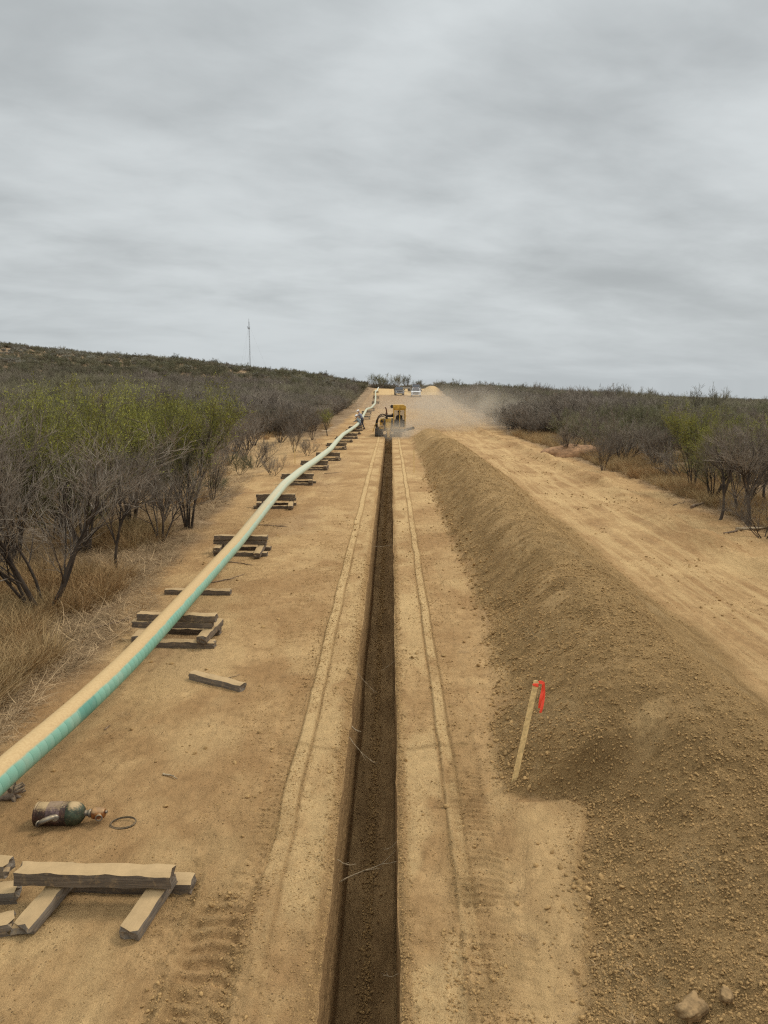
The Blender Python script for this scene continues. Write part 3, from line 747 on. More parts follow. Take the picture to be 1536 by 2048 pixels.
m = MB(); m.lathe([(.022, .47), (.046, .475), (.050, .49), (.050, .535), (.042, .55), (.042, .575), (.030, .585)], n=12)
m.cyl((0, -.03, .545), (-.012, -.078, .555), .022, .020, 12); m.cyl((0, .03, .53), (0, .062, .53), .016, .018, 10); vv = m.build('valve', CR, e)
m = MB(); m.cyl((-.010, 0, .58), (-.010, 0, .604), .013, .013, 10); m.build('stem_nut', CS_, vv)
m = MB(); m.torus(.026, .006, (0, -.078, .556), (R(78), 0, 0), 16, 6); m.build('outlet', CS_, vv)
m = MB(); m.tube([(-.02, -rr*.85, .20), (-.035, -rr-.02, .17), (-.025, -rr-.045, .12), (.0, -rr-.05, .07)], [.021, .023, .023, .020], 12)
m.torus(.024, .006, (.0, -rr-.05, .068), (R(20), R(8), 0), 16, 6); m.lathe([(.03, 0), (.034, .02), (.02, .03)], (-.02, -rr*.9, .19), (R(70), 0, 0), 12); m.build('side_nozzle', CS_, e)
# wire hoop
p = at(237, 1664); m = MB(); m.torus(.108, .0065, (0, 0, .02), (R(6), R(-4), 0), 40, 8, .03); m.torus(.105, .0045, (.003, .004, .031), (R(7), R(-3), 0), 40, 6, .03)
o = m.build('steel_hoop', dusty('hoop_steel', (.07, .055, .045), (.03, .025, .02), .5, .3, .4)); o.location = (p.x, p.y+.11, float(height(p.x, p.y))-.004); o.scale = (1, .66, .8); tag(o, 'thin rusty steel hoop lying on the sand beside the cylinder valve', 'hoop')
# root stump at left border
RM = flat('dead_root', (.20, .155, .115), .9, var=.5, nscale=22, bumps=.9, dust=.5)
p = at(14, 1606); rng = random.Random(3); m = MB(); b0 = Vector((0, 0, .05))
m.tube([b0+Vector((-.45, -.10, -.035)), b0+Vector((-.25, -.06, -.02)), b0+Vector((-.08, 0, .0)), b0+Vector((.04, .03, .02))], [.02, .032, .05, .065], 10)
for k in range(9):
    a = rng.uniform(-1.3, 1.5); q = b0+Vector((.0, .02, .01)); pts_ = [q]
    d = Vector((math.cos(a)*.5, math.sin(a)*.6, rng.uniform(-.1, .9))).normalized()
    for s_ in range(4): d = (d+Vector([rng.uniform(-.4, .4) for _ in range(3)])).normalized(); q = q+d*.035; pts_.append(q.copy())
    m.tube(pts_, [.038, .028, .02, .015, .008], 7)
o = m.build('root_stump', RM); o.location = (p.x, p.y+.05, float(height(p.x, p.y))-.01); tag(o, 'gnarled grey root stump on the sand below the pipe at the left border', 'root stump')
# ------------------------------------------------------------------ vegetation
def veg_mat(name, a, b_, rnd=.25, hue=.0, rough=.95, patch=None):
    m, t, b = new_mat(name); tc = t.new('ShaderNodeTexCoord').outputs['Object']
    ge = t.new('ShaderNodeNewGeometry'); oi = t.new('ShaderNodeObjectInfo')
    n = t.noise(tc, 2.5, 3, .6); c = t.mix(t.ramp(n, .35, .65), a, b_)
    if patch:
        pn = t.noise(ge.outputs['Position'], patch[0], 4, .6); c = t.mix(t.math('MULTIPLY', t.ramp(pn, .42, .62), patch[2]), c, patch[1])
    v = t.math('MULTIPLY_ADD', oi.outputs['Random'], rnd*2, 1-rnd)
    hs = t.new('ShaderNodeHueSaturation'); t.l.new(c, hs.inputs['Color']); t.l.new(v, hs.inputs['Value'])
    if hue:
        fr_ = t.math('FRACT', t.math('MULTIPLY', oi.outputs['Random'], 7.31))
        t.l.new(t.math('MULTIPLY_ADD', fr_, hue*2, .5-hue), hs.inputs['Hue'])
    t.l.new(hs.outputs[0], b.inputs['Base Color']); b.inputs['Roughness'].default_value = rough
    b.inputs['Specular IOR Level'].default_value = .1; return m
BARK = veg_mat('bark', (.105, .080, .060), (.050, .039, .031))
TWIG = veg_mat('bare_twigs', (.27, .220, .165), (.155, .125, .097), .3)
TWIGG = veg_mat('greenish_twigs', (.23, .205, .10), (.15, .14, .07), .25)
LEAFY = veg_mat('young_leaves', (.36, .34, .06), (.24, .235, .05), .22)
OLIVE = veg_mat('olive_leaves', (.200, .185, .110), (.125, .118, .070), .35, .02)
TWIGF = veg_mat('far_twigs', (.28, .228, .178), (.18, .147, .115), .30, patch=(.035, (.235, .212, .12), .75))
GREYL = veg_mat('grey_leaves', (.38, .355, .29), (.24, .225, .18), .3)
STRAW = veg_mat('straw', (.47, .335, .165), (.31, .205, .098), .35, patch=(.5, (.30, .165, .070), .6))
LITT = veg_mat('litter_straw', (.46, .32, .175), (.24, .16, .085), .4)

class TB_:
    """collects tapered branch tubes and small leaf faces"""
    def __init__(s): s.V = []; s.Q = []; s.L = []; s.LV = []
    def tube(s, pts, rad, n):
        base = len(s.V); prev = None
        for i, p in enumerate(pts):
            d = pts[min(i+1, len(pts)-1)]-pts[max(i-1, 0)]
            d = d.normalized() if d.length > 1e-9 else Vector((0, 0, 1))
            u = d.orthogonal().normalized() if prev is None else (prev-d*prev.dot(d)).normalized()
            prev = u; v = d.cross(u)
            for k in range(n):
                a = 2*math.pi*k/n; s.V.append(p+(u*math.cos(a)+v*math.sin(a))*rad[i])
        for i in range(len(pts)-1):
            for k in range(n):
                a = base+i*n+k; b = base+i*n+(k+1) % n; s.Q.append((a, b, b+n, a+n))
    def leaf(s, p, d, ln, wd, rng):
        sd = d.cross(Vector((rng.uniform(-1, 1), rng.uniform(-1, 1), rng.uniform(-1, 1))))
        if sd.length < 1e-6: return
        sd = sd.normalized()*wd/2; b = len(s.LV)
        s.LV += [p-sd*.4, p+sd*.4, p+d*ln*.6+sd, p+d*ln-sd*.3]; s.L.append((b, b+1, b+2, b+3))
    def mesh(s, name, mat): return mesh_np(name, [tuple(v) for v in s.V], s.Q, mat, False) if s.Q else None
    def leafmesh(s, name, mat): return mesh_np(name, [tuple(v) for v in s.LV], s.L, mat, False)
def rv(rng, a): return Vector((rng.uniform(-a, a), rng.uniform(-a, a), rng.uniform(-a, a)))
def make_tree(seed, H=3., stems=5, splay=.42, dens=1., leaf=0., tw=1., single=False, leaf_lo=.45, flatt=1., nchild=(6, 6, 5)):
    rng = random.Random(seed); trunk = TB_(); crown = TB_()
    def grow(p, d, L, r, lv, up):
        n = (7, 6, 4, 3)[lv]; pts = [p.copy()]; rad = [r]
        for i in range(n):
            d = (d+rv(rng, (.16, .20, .26, .30)[lv])+Vector((0, 0, up))).normalized(); p = p+d*L/n; pts.append(p.copy()); rad.append(r*(1-(i+1)/n*.72))
        T = trunk if lv <= 1 else crown
        T.tube(pts, rad, (6, 4, 3, 3)[lv])
        if lv < 3:
            nc = int(round(nchild[lv]*dens*(1+rng.uniform(-.2, .2))*(L/(H*(.8, .45, .28)[lv]))**.5)) if lv else int(nchild[0]*dens**.5)
            for c in range(max(2, nc)):
                f = (rng.uniform(.28, .98) if lv == 0 else rng.uniform(.12, 1))*n; i = min(int(f), n-1); q = pts[i].lerp(pts[i+1], f-i)
                dd = (pts[i+1]-pts[i]).normalized(); side = dd.cross(rv(rng, 1)).normalized()
                sp_ = rng.uniform(.45, .95); nd = (dd+side*sp_).normalized()
                if nd.z < -.15: nd.z *= -.3
                rr = rad[i]*(.62, .55, .55)[lv]; Lc = L*(rng.uniform(.45, .75), rng.uniform(.40, .70), rng.uniform(.4, .8))[lv]*(1-.25*f/n)
                grow(q, nd.normalized(), Lc, max(rr, .0028*tw), lv+1, (.12, .13, .12)[lv])
        if lv >= 2 and leaf > 0:
            for q in pts[1:]:
                zf = q.z/H
                if rng.random() < leaf*float(sm(leaf_lo-.15, leaf_lo+.3, zf)):
                    for _ in range(3): crown.leaf(q+rv(rng, .04), (d+rv(rng, .7)).normalized(), rng.uniform(.03, .07), rng.uniform(.008, .016)*tw, rng)
    if single:
        p = Vector((0, 0, -.05)); pts = [p.copy()]; d = Vector((rng.uniform(-.3, .3), rng.uniform(-.2, .2), 1)).normalized()
        for i in range(4): d = (d+rv(rng, .2)+Vector((0, 0, .1))).normalized(); p = p+d*H*.085; pts.append(p.copy())
        trunk.tube(pts, [.075, .062, .055, .05, .046], 7); base = p
    else: base = Vector((0, 0, -.06))
    for s_ in range(stems):
        a = 2*math.pi*(s_+rng.uniform(-.35, .35))/stems; sp_ = splay*rng.uniform(.45, 1.25)
        d = Vector((math.cos(a)*sp_, math.sin(a)*sp_, flatt)).normalized()
        q = base + Vector((math.cos(a), math.sin(a), 0))*(.0 if single else .07)
        grow(q, d, H*rng.uniform(.72, .92)*(.85 if single else 1), rng.uniform(.026, .045)*H/3, 0, .04)
    # scale to the asked height
    mz = max(v.z for v in crown.V); k = H/mz
    for T in (trunk, crown):
        T.V = [v*k for v in T.V]; T.LV = [v*k for v in T.LV]
    return trunk, crown
class Proto: pass
def proto(name, twig, seed, leafmat=None, lod=0, **k):
    tr, cr = make_tree(seed, **k); P = Proto(); P.name = name
    P.trunk = tr.mesh(name+'_trunk', BARK)
    # crown: twigs and leaves in one mesh, two materials
    V = [tuple(v) for v in cr.V]; nQ = len(cr.Q); F_ = list(cr.Q)
    if cr.L:
        o = len(V); V += [tuple(v) for v in cr.LV]; F_ += [tuple(i+o for i in f) for f in cr.L]
    P.crown = mesh_np(name+'_crown', V, F_, twig)
    if cr.L:
        P.crown.materials.append(leafmat or LEAFY); mi = np.zeros(len(F_), np.int32); mi[nQ:] = 1
        P.crown.polygons.foreach_set('material_index', mi)
    P.H = k.get('H', 3.); P.nf = len(F_)
    return P
def joined(P, name):
    """trunk + crown of a prototype as one mesh for mass scatter"""
    bm = bmesh.new(); bm.from_mesh(P.trunk); nt = len(bm.faces); bm.from_mesh(P.crown)
    bm.faces.ensure_lookup_table()
    for f in bm.faces[nt:]: f.material_index += 1
    me = bpy.data.meshes.new(name); bm.to_mesh(me); bm.free()
    me.materials.append(P.trunk.materials[0])
    for mm in P.crown.materials: me.materials.append(mm)
    return bpy.data.objects.new(name, me)
N1 = dict(nchild=(8, 8, 7))
bareA = proto('bare', TWIG, 11, H=3., stems=6, splay=.50, dens=1.1, tw=1.6, **N1)
bareB = proto('bare', TWIG, 12, H=3., stems=5, splay=.36, dens=1.15, tw=1.55, **N1)
bareC = proto('bare', TWIG, 13, H=3., stems=4, splay=.5, dens=1.15, tw=1.5, single=True, **N1)
greenA = proto('green', TWIGG, 21, H=3., stems=6, splay=.36, dens=1.1, leaf=.55, leaf_lo=.60, tw=1.45, **N1)
greenB = proto('green', TWIGG, 22, H=3., stems=7, splay=.40, dens=1.05, leaf=.55, leaf_lo=.64, tw=1.45, **N1)
greenC = proto('green', TWIGG, 23, H=3., stems=4, splay=.45, dens=1.1, leaf=.45, leaf_lo=.5, tw=1.4, single=True, **N1)
lowA = proto('low', TWIG, 31, H=1.5, stems=7, splay=.9, dens=1.0, tw=1.3, nchild=(7, 7, 6))
lowB = proto('low', TWIGG, 32, H=1.5, stems=7, splay=.8, dens=1.0, leaf=.3, leaf_lo=.2, leafmat=OLIVE, tw=1.3, nchild=(7, 7, 6))
midA = proto('mid', TWIG, 41, H=3., stems=6, splay=.5, dens=1., tw=2.4, nchild=(7, 7, 6))
midB = proto('mid', TWIG, 42, H=3., stems=6, splay=.6, dens=1., tw=2.4, nchild=(7, 7, 6))
midG = proto('mid', TWIGG, 43, H=3., stems=6, splay=.5, dens=1., leaf=.6, leaf_lo=.35, leafmat=OLIVE, tw=2.2, nchild=(7, 7, 6))
farA = proto('far', TWIGF, 51, H=3., stems=6, splay=.6, dens=1., tw=4.5, nchild=(6, 6, 4))
farB = proto('far', TWIGF, 52, H=3., stems=7, splay=.75, dens=1., tw=4.5, nchild=(6, 6, 4))
farG = proto('far', TWIGF, 53, H=2.4, stems=7, splay=.8, dens=1., leaf=.9, leaf_lo=.2, leafmat=OLIVE, tw=4.5, nchild=(6, 6, 4))
farH = proto('far', TWIGF, 54, H=1.8, stems=8, splay=.9, dens=1., leaf=.9, leaf_lo=.05, leafmat=GREYL, tw=4.5, nchild=(6, 5, 4))
PROTOSTAT = {k: v.nf for k, v in globals().items() if isinstance(v, Proto)}
print('PROTOS', PROTOSTAT)
NTREE = [0]
def plant(P, x, y_, h, label, cat, group=None, rz=None, name='thorn_tree', wide=1., lean=(0, 0), sink=.03, z=None):
    rng = random.Random(int(x*131+y_*977)); s = h/P.H
    e = empty(name, (x, y_, (float(height(x, y_)) if z is None else z)-sink), (lean[0], lean[1], rng.uniform(0, 6.28) if rz is None else rz), (s*wide, s*wide, s))
    tag(e, label, cat, group)
    for nm, me in (('trunk', P.trunk), ('crown', P.crown)):
        o = bpy.data.objects.new(nm, me); COL.objects.link(o); o.parent = e
    NTREE[0] += 1; return e
def plant_px(P, px, py, top, label, cat='tree', **k):
    p = at(px, py); h = (CAM[2] - (top-762)/F*p.y*1.02) - float(height(p.x, p.y))
    return plant(P, p.x, p.y, max(.5, h)*1.16, label, cat, **k)
# near trees on the left
plant_px(bareA, 86, 1232, 752, 'big bare many-stemmed thorn tree leaning over dry grass, nearest tree left of the pipe', rz=.6, wide=1.15)
plant_px(bareC, 236, 1150, 905, 'small crooked single-trunk tree rising from straw between two bigger trees left of the pipe', rz=2.2, wide=.85)
plant_px(greenB, 172, 1104, 782, 'tree with blackish forked trunk and yellow-green top left of the pipe', rz=1.1, wide=1.0)
plant_px(greenA, 30, 1130, 780, 'yellow-green tree behind the nearest bare tree at the left border', rz=2.0)
plant_px(bareB, 322, 1082, 880, 'low bare grey shrub with fanning stems in straw, just left of the dark twin-trunk tree', 'shrub', name='shrub', rz=4., wide=1.25)
plant_px(greenA, 378, 1058, 782, 'green-topped tree with dark twin trunk standing nearest the pipe edge', rz=5.2, wide=.95)
plant_px(greenB, 262, 1050, 785, 'broad yellow-green tree in the middle of the left-hand thicket', rz=3.1)
plant_px(bareA, 110, 1085, 780, 'tall grey bare tree behind the forked-trunk tree in the left thicket', rz=3.6)
plant_px(bareB, -40, 1180, 765, 'bare tree cut by the left border beside the nearest bare tree', rz=1.6)
plant_px(greenA, 330, 1020, 800, 'slender green tree behind the twin-trunk tree in the left thicket', rz=.3)
plant_px(bareC, 205, 1040, 820, 'grey bare tree between two green crowns in the left thicket', rz=.9)
plant_px(greenB, 90, 1030, 790, 'yellow-green tree far back in the left thicket', rz=2.9)
plant_px(bareB, 20, 1060, 785, 'tall bare tree at the back of the left thicket near the border', rz=2.9)
plant_px(bareA, 425, 1000, 850, 'grey bush with arching stems at the right end of the left thicket', 'bush', name='bush', rz=1.9, wide=.8)
plant_px(lowA, 510, 935, 870, 'dark bare bush standing alone on pale sand left of the pipe', 'bush', name='bush', rz=1., wide=1.1)
plant_px(lowA, 545, 952, 905, 'small twisted bare bush beside the pipe on orange straw', 'bush', name='bush', rz=3.)
plant_px(bareB, 588, 905, 835, 'olive-grey tree above the thin pale lath, near the pipe bend', rz=2., wide=.9)
plant_px(lowA, 615, 912, 872, 'low bare bush almost touching the pipe bend', 'bush', name='bush', rz=5.)
plant_px(lowB, 480, 950, 900, 'low olive bush on the clearing left of the pipe', 'bush', name='bush', rz=4.)
plant_px(greenC, 655, 872, 820, 'rounded olive-green tree at the clearing edge beside the far pipe supports', rz=4.4, wide=1.2)
plant_px(bareB, 625, 880, 815, 'grey-green tree behind the bush at the pipe bend', rz=.4)
plant_px(lowB, 436, 985, 945, 'low green bush trailing on straw at the end of the left thicket', 'bush', name='bush', rz=2.4, wide=1.2)
# near trees on the right
plant_px(greenA, 1385, 985, 812, 'tall bright green tree with dark slender stems, nearest the road on the right', rz=.9, wide=.8)
plant_px(greenB, 1462, 955, 835, 'spreading green tree just behind the tall bright green one right of the road', rz=2.5, wide=1.1)
plant_px(bareA, 1312, 938, 815, 'bare grey V-shaped tree in straw left of the bright green tree', rz=2.1, wide=1.05)
plant_px(bareB, 1205, 942, 850, 'bare grey tree at the verge beside the reddish earth, right of the road', rz=1.3, wide=1.0)
plant_px(lowA, 1250, 925, 850, 'low bare bush between two bare trees right of the road', 'bush', name='bush', rz=2.)
plant_px(bareA, 1140, 913, 832, 'dark bare round tree beside the orange earth mound right of the road', rz=.2, wide=1.1)
plant_px(bareB, 1056, 878, 820, 'bare grey bush faded by drifting dust right of the road', 'bush', name='bush', rz=3.2, wide=1.1)
plant_px(bareC, 1440, 1040, 845, 'pale-barked crooked bare tree at the right verge', rz=3.9, wide=.9)
plant_px(greenC, 1530, 1010, 830, 'dull green tree at the right border behind fallen branches', rz=1.5, wide=1.1)
plant_px(bareC, 1500, 1052, 850, 'leaning bare tree at the right border over fallen branches', rz=5.9, wide=1.)
plant_px(lowA, 1528, 1075, 970, 'bare bush at the right border on dark soil', 'bush', name='bush', rz=.4)
plant_px(bareB, 1570, 1030, 850, 'bare tree cut by the right border', rz=.4)
plant_px(bareB, 1478, 1030, 835, 'many-stemmed grey bare tree between the pale-barked tree and the leaning one at the right verge', rz=2.2)
plant_px(greenB, 1425, 1005, 850, 'dull green tree between the bright green tree and the pale-barked tree right of the road', rz=4.2)
# trees on the far crest
plant(midG, -3.9, 222, 5.2, 'dark tree clump on the far crest left of the parked trucks', 'tree', z=1.2, wide=1.3)
plant(midG, 1.6, 224, 5.0, 'taller dark tree on the far crest, just left of the dark truck', 'tree', z=1.2, wide=.9)
plant(midG, 4.6, 226, 4.9, 'slim dark tree on the far crest directly behind the dark truck', 'tree', z=1.2, wide=.7)
plant(midG, -1.6, 226, 3.9, 'low dark bush on the far crest between two crest trees', 'bush', z=1.2, wide=1.3, name='bush')
plant(midG, 8.2, 228, 3.2, 'low dark bush on the far crest between the two trucks', 'bush', z=1.2, wide=1.3, name='bush')
# scrub: individuals where they show largest, the rest as one mass
rng = random.Random(99)
def left_edge(y_): return float(np.interp(y_, [0, 10, 16, 28, 40, 60, 90, 140, 200, 230], [-6., -6.2, -6.6, -7.5, -7.8, -6.6, -5.6, -5.4, -6.2, -7.]))
def right_edge(y_): return float(np.interp(y_, [0, 20, 40, 60, 90, 140, 200], [11.3, 11.0, 10.6, 10.2, 9.9, 10.5, 12.5]))
taken = [(o.location.x, o.location.y, 1.0) for o in COL.objects if o.name.startswith(('thorn_tree', 'bush', 'shrub'))]
cand = []
def open_clear(x, y_): return (24 < y_ < 58) and (-.235*y_-.9 < x < -5)
def poisson(n, yr, side, rmin):
    out_ = []
    for _ in range(n):
        y_ = math.exp(rng.uniform(math.log(yr[0]), math.log(yr[1])))
        hw = y_*.60+4
        if side < 0: x = -rng.uniform(-left_edge(y_), hw) if hw > -left_edge(y_) else None
        else: x = rng.uniform(right_edge(y_), hw) if hw > right_edge(y_) else None
        if x is None: continue
        if open_clear(x, y_) and rng.random() < .9: continue
        r = rmin*(.75+.5*rng.random())
        if all((x-a)**2+(y_-b)**2 > (r*.5+c*.5)**2 for a, b, c in taken): taken.append((x, y_, r)); out_.append((x, y_))
    return out_
L_ = poisson(2600, (13, 75), -1, 2.0); R_ = poisson(2400, (22, 75), 1, 2.0)
ind = sorted([(x, y_, 'l') for x, y_ in L_]+[(x, y_, 'r') for x, y_ in R_], key=lambda q: q[1])
extra = ind[240:]; ind = ind[:240]
for x, y_, sd_ in ind:
    near = y_ < 34
    k = rng.random()
    if near: P = (bareA, bareB, bareC, bareB, greenB)[min(4, int(k*5.3))] if k < .9 else lowA
    else: P = (midA, midB, midG)[0 if k < .42 else 1 if k < .78 else 2]
    h = rng.uniform(2.1, 2.9) if sd_ == 'l' else rng.uniform(1.9, 2.7)
    if P is lowA: h = 1.5
    kind = 'green-tinged' if P in (greenA, greenB, midG) else 'bare grey'
    side = 'left of the pipe' if sd_ == 'l' else 'right of the road'
    dist = 'nearer' if near else 'farther'
    e = plant(P, x, y_, h*1.12, f'{kind} thorn bush, one of many in the {dist} scrub {side}', 'bush', f'{kind} thorn bushes in the {dist} scrub {side}', name='thorn_bush', wide=rng.uniform(1.0, 1.35))
print('INDIVIDUALS', NTREE[0], 'extra', len(extra))

# ------------------------------------------------------------------ scatter helper (stuff)
def scatter(name, protos, P, rot, scl, idx, label=None, cat=None):
    pc = bpy.data.collections.new(name+'_source')
    for i, o in enumerate(protos): o.name = f'{i:02d}_{name}_source'; pc.objects.link(o)
    me = bpy.data.meshes.new(name); P = np.asarray(P, np.float32); n = len(P)
    me.vertices.add(n); me.vertices.foreach_set('co', P.ravel())
    for nm, ty, arr, key in (('rot', 'FLOAT_VECTOR', rot, 'vector'), ('scl', 'FLOAT_VECTOR', scl, 'vector'), ('idx', 'INT', idx, 'value')):
        a = me.attributes.new(nm, ty, 'POINT'); a.data.foreach_set(key, np.asarray(arr, np.int32 if ty == 'INT' else np.float32).ravel())
    o = bpy.data.objects.new(name, me); link(o); tag(o, label, cat, None, 'stuff')
    ng = bpy.data.node_groups.new(name, 'GeometryNodeTree')
    ng.interface.new_socket('Geometry', in_out='INPUT', socket_type='NodeSocketGeometry'); ng.interface.new_socket('Geometry', in_out='OUTPUT', socket_type='NodeSocketGeometry')
    gi = ng.nodes.new('NodeGroupInput'); go = ng.nodes.new('NodeGroupOutput'); ip = ng.nodes.new('GeometryNodeInstanceOnPoints'); ci = ng.nodes.new('GeometryNodeCollectionInfo')
    ci.inputs['Collection'].default_value = pc; ci.inputs['Separate Children'].default_value = True; ci.inputs['Reset Children'].default_value = True
    def attr(nm, ty):
        a = ng.nodes.new('GeometryNodeInputNamedAttribute'); a.data_type = ty; a.inputs['Name'].default_value = nm; return a.outputs['Attribute']
    L = ng.links.new; L(gi.outputs[0], ip.inputs['Points']); L(ci.outputs[0], ip.inputs['Instance']); ip.inputs['Pick Instance'].default_value = True
    L(attr('idx', 'INT'), ip.inputs['Instance Index'])
    e2r = ng.nodes.new('FunctionNodeEulerToRotation'); L(attr('rot', 'FLOAT_VECTOR'), e2r.inputs[0]); L(e2r.outputs[0], ip.inputs['Rotation'])
    L(attr('scl', 'FLOAT_VECTOR'), ip.inputs['Scale']); L(ip.outputs[0], go.inputs[0])
    md = o.modifiers.new('scatter', 'NODES'); md.node_group = ng; return o
nr = np.random.default_rng(5)
# far scrub mass
pts_, prs = [], []
def add_far(n, yr, side, pw=1.):
    u = nr.random(n); y_ = (yr[0]**(1-pw) + u*(yr[1]**(1-pw)-yr[0]**(1-pw)))**(1/(1-pw)) if pw != 1 else yr[0]*(yr[1]/yr[0])**u
    t_ = nr.random(n)*.72
    x = side*t_*y_
    ed = np.array([left_edge(a)-.8 for a in y_]) if side < 0 else np.array([right_edge(a)+.8 for a in y_])
    ok = (x < ed) if side < 0 else (x > ed)
    ok &= ~((y_ < 58) & (x > -.235*y_-.9) & (x < -5))
    # bare stony gaps on the hill
    gap = fbm(x/9., y_/14., 300, 3) > (.50 if side < 0 else .62)
    ok &= ~(gap & (y_ > 60)); return x[ok], y_[ok]
for (n, yr, sd_, pw) in ((2600, (58, 120), -1, .5), (5200, (110, 300), -1, .2), (2600, (58, 140), 1, .5), (6500, (120, 420), 1, .3), (2200, (400, 900), 1, .3)):
    x, y_ = add_far(n, yr, sd_, pw); pts_.append(np.stack([x, y_, height(x, y_)-.1], 1))
ex = np.array([(x, y_, float(height(x, y_))-.05) for x, y_, _ in extra]) if extra else np.zeros((0, 3))
# beyond the crest
n = 420; x = nr.uniform(-12, 40, n); y_ = nr.uniform(236, 300, n); pts_.append(np.stack([x, y_, height(x, y_)-.3], 1))
if len(ex): pts_.append(ex)
A = np.concatenate(pts_); n = len(A)
pat = fbm(A[:, 0]/30., A[:, 1]/45., 310, 3); hill_ = (A[:, 0] < -8) & (A[:, 1] > 130)
u = nr.random(n); idx = np.where(u < .5, 0, 1)
idx = np.where((pat+nr.normal(0, .18, n) > .12), 2, idx); idx = np.where(hill_ & (u > .35), 2, idx)
idx = np.where(hill_ & (A[:, 1] > 165) & (pat+nr.normal(0, .25, n) < .14), 3, idx)
s = nr.uniform(.62, .98, n)*np.where(hill_, .80, 1.)
tall = nr.random(n) < .035; s = np.where(tall, s*1.45, s)
wd = s*nr.uniform(1.0, 1.5, n)*np.where(tall, .75, 1)
scl = np.stack([wd, wd, s], 1); rot = np.stack([0*s, 0*s, nr.uniform(0, 6.28, n)], 1)
scatter('scrub', [joined(P, 'x') for P in (farA, farB, farG, farH)], A, rot, scl, idx, 'mass of grey brown thorn scrub covering the hill and the plain', 'scrub')
print('FAR', n)

# ------------------------------------------------------------------ dry grass and litter
def blades(seed, n, hgt, spread, w_, lay=.0, segs=3):
    r = random.Random(seed); V = []; F_ = []
    for _ in range(n):
        a = r.uniform(0, 6.28); q = Vector((math.cos(a), math.sin(a), 0))*r.random()**.7*spread; d = Vector((math.cos(a+r.uniform(-1, 1))*r.uniform(.1, .6), math.sin(a+r.uniform(-1, 1))*r.uniform(.1, .6), 1-lay)).normalized()
        L = hgt*r.uniform(.45, 1.15); sd = Vector((math.cos(a*3), math.sin(a*3), 0))*w_/2; b = len(V); q = q+Vector((0, 0, r.uniform(0, .06)*lay))
        for i in range(segs+1):
            f = i/segs; V += [tuple(q-sd*(1-f*.85)), tuple(q+sd*(1-f*.85))]
            if i < segs: F_.append((b+2*i, b+2*i+1, b+2*i+3, b+2*i+2))
            d = (d+Vector((d.x*.7, d.y*.7, -.22-.35*r.random()))*(.5 if lay < .5 else .1)+rv(r, .22 if lay < .5 else .3)).normalized(); q = q+d*L/segs
            if q.z < .004: q.z = .004; d.z = abs(d.z)*.3
    return V, F_
def bl_obj(mat, *a, **k):
    V, F_ = blades(*a, **k); return bpy.data.objects.new('b', mesh_np('b', V, F_, mat))
G = [bl_obj(STRAW, 1, 60, .42, .12, .009), bl_obj(STRAW, 2, 50, .34, .18, .009), bl_obj(STRAW, 3, 55, .55, .14, .009), bl_obj(STRAW, 4, 50, .26, .18, .009, lay=.5)]
def zone(n, xr, yr, fn, seed):
    x = nr.uniform(*xr, n); y_ = yr[0]*(yr[1]/yr[0])**nr.random(n)
    k = fn(x, y_, fbm(x*.45, y_*.35, seed, 3)); return x[k], y_[k]
LE = lambda y_: np.interp(y_, [0, 7, 10, 16, 28, 40, 60, 90], [-4.3, -4.3, -4.35, -4.9, -5.8, -6.2, -5.2, -4.5])
gx, gy = [], []
x, y_ = zone(11000, (-12, -4), (5, 14), lambda x, y_, n: (x < LE(y_)-.35) & (n > -.30), 320); gx.append(x); gy.append(y_)
x, y_ = zone(16000, (-26, -4.3), (12, 34), lambda x, y_, n: (x < LE(y_)-.5) & (n > .0) & ~((y_ > 24) & (x > -.235*y_-.9) & (n < .35)), 322); gx.append(x); gy.append(y_)
x, y_ = zone(9000, (-40, -5), (30, 75), lambda x, y_, n: (x < LE(y_)-.6) & (n > .14) & ~((y_ < 58) & (x > -.235*y_-.9) & (n < .4)), 324); gx.append(x); gy.append(y_)
x, y_ = zone(15000, (9.8, 28), (14, 50), lambda x, y_, n: (x > 10.2+.5*n) & (n > -.08), 326); gx.append(x); gy.append(y_)
x, y_ = zone(6000, (9.2, 12), (14, 60), lambda x, y_, n: (x > 9.7+.5*n) & (n > -.25), 328); gx.append(x); gy.append(y_)
x = np.concatenate(gx); y_ = np.concatenate(gy); n = len(x); s = nr.uniform(.6, 1.25, n)*np.where(y_ > 28, 1.2, 1)
scatter('dry_grass', G, np.stack([x, y_, height(x, y_)-.01], 1), np.stack([nr.normal(0, .12, n), nr.normal(0, .12, n), nr.uniform(0, 6.28, n)], 1), np.stack([s, s, s*nr.uniform(.7, 1.3, n)], 1), nr.integers(0, 4, n), 'tawny dry grass growing under the thorn trees', 'dry grass')
print('GRASS', n)
Lt = [bl_obj(LITT, 11, 46, .30, .20, .006, lay=.96, segs=4), bl_obj(LITT, 12, 40, .22, .16, .005, lay=.98, segs=4), bl_obj(LITT, 13, 14, .45, .16, .011, lay=.93, segs=5)]
gx, gy = [], []
x, y_ = zone(9000, (-9, -3.7), (5, 30), lambda x, y_, n: (x < LE(y_)+.25+.35*n) & (nr.random(len(x)) < .9), 330); gx.append(x); gy.append(y_)
x, y_ = zone(1500, (-14, -5), (20, 60), lambda x, y_, n: (x < LE(y_)+.1) & (n > -.1), 331); gx.append(x); gy.append(y_)
x, y_ = zone(2600, (8.8, 13), (13, 50), lambda x, y_, n: (x > 9.4+.4*n), 333); gx.append(x); gy.append(y_)
sl_n = sum(len(a) for a in gx)
x, y_ = zone(900, (-4.3, -1.1), (3.4, 30), lambda x, y_, n: n > -.05, 335); gx.append(x); gy.append(y_)
x, y_ = zone(260, (.9, 1.6), (3.4, 30), lambda x, y_, n: n > -.2, 336); gx.append(x); gy.append(y_)
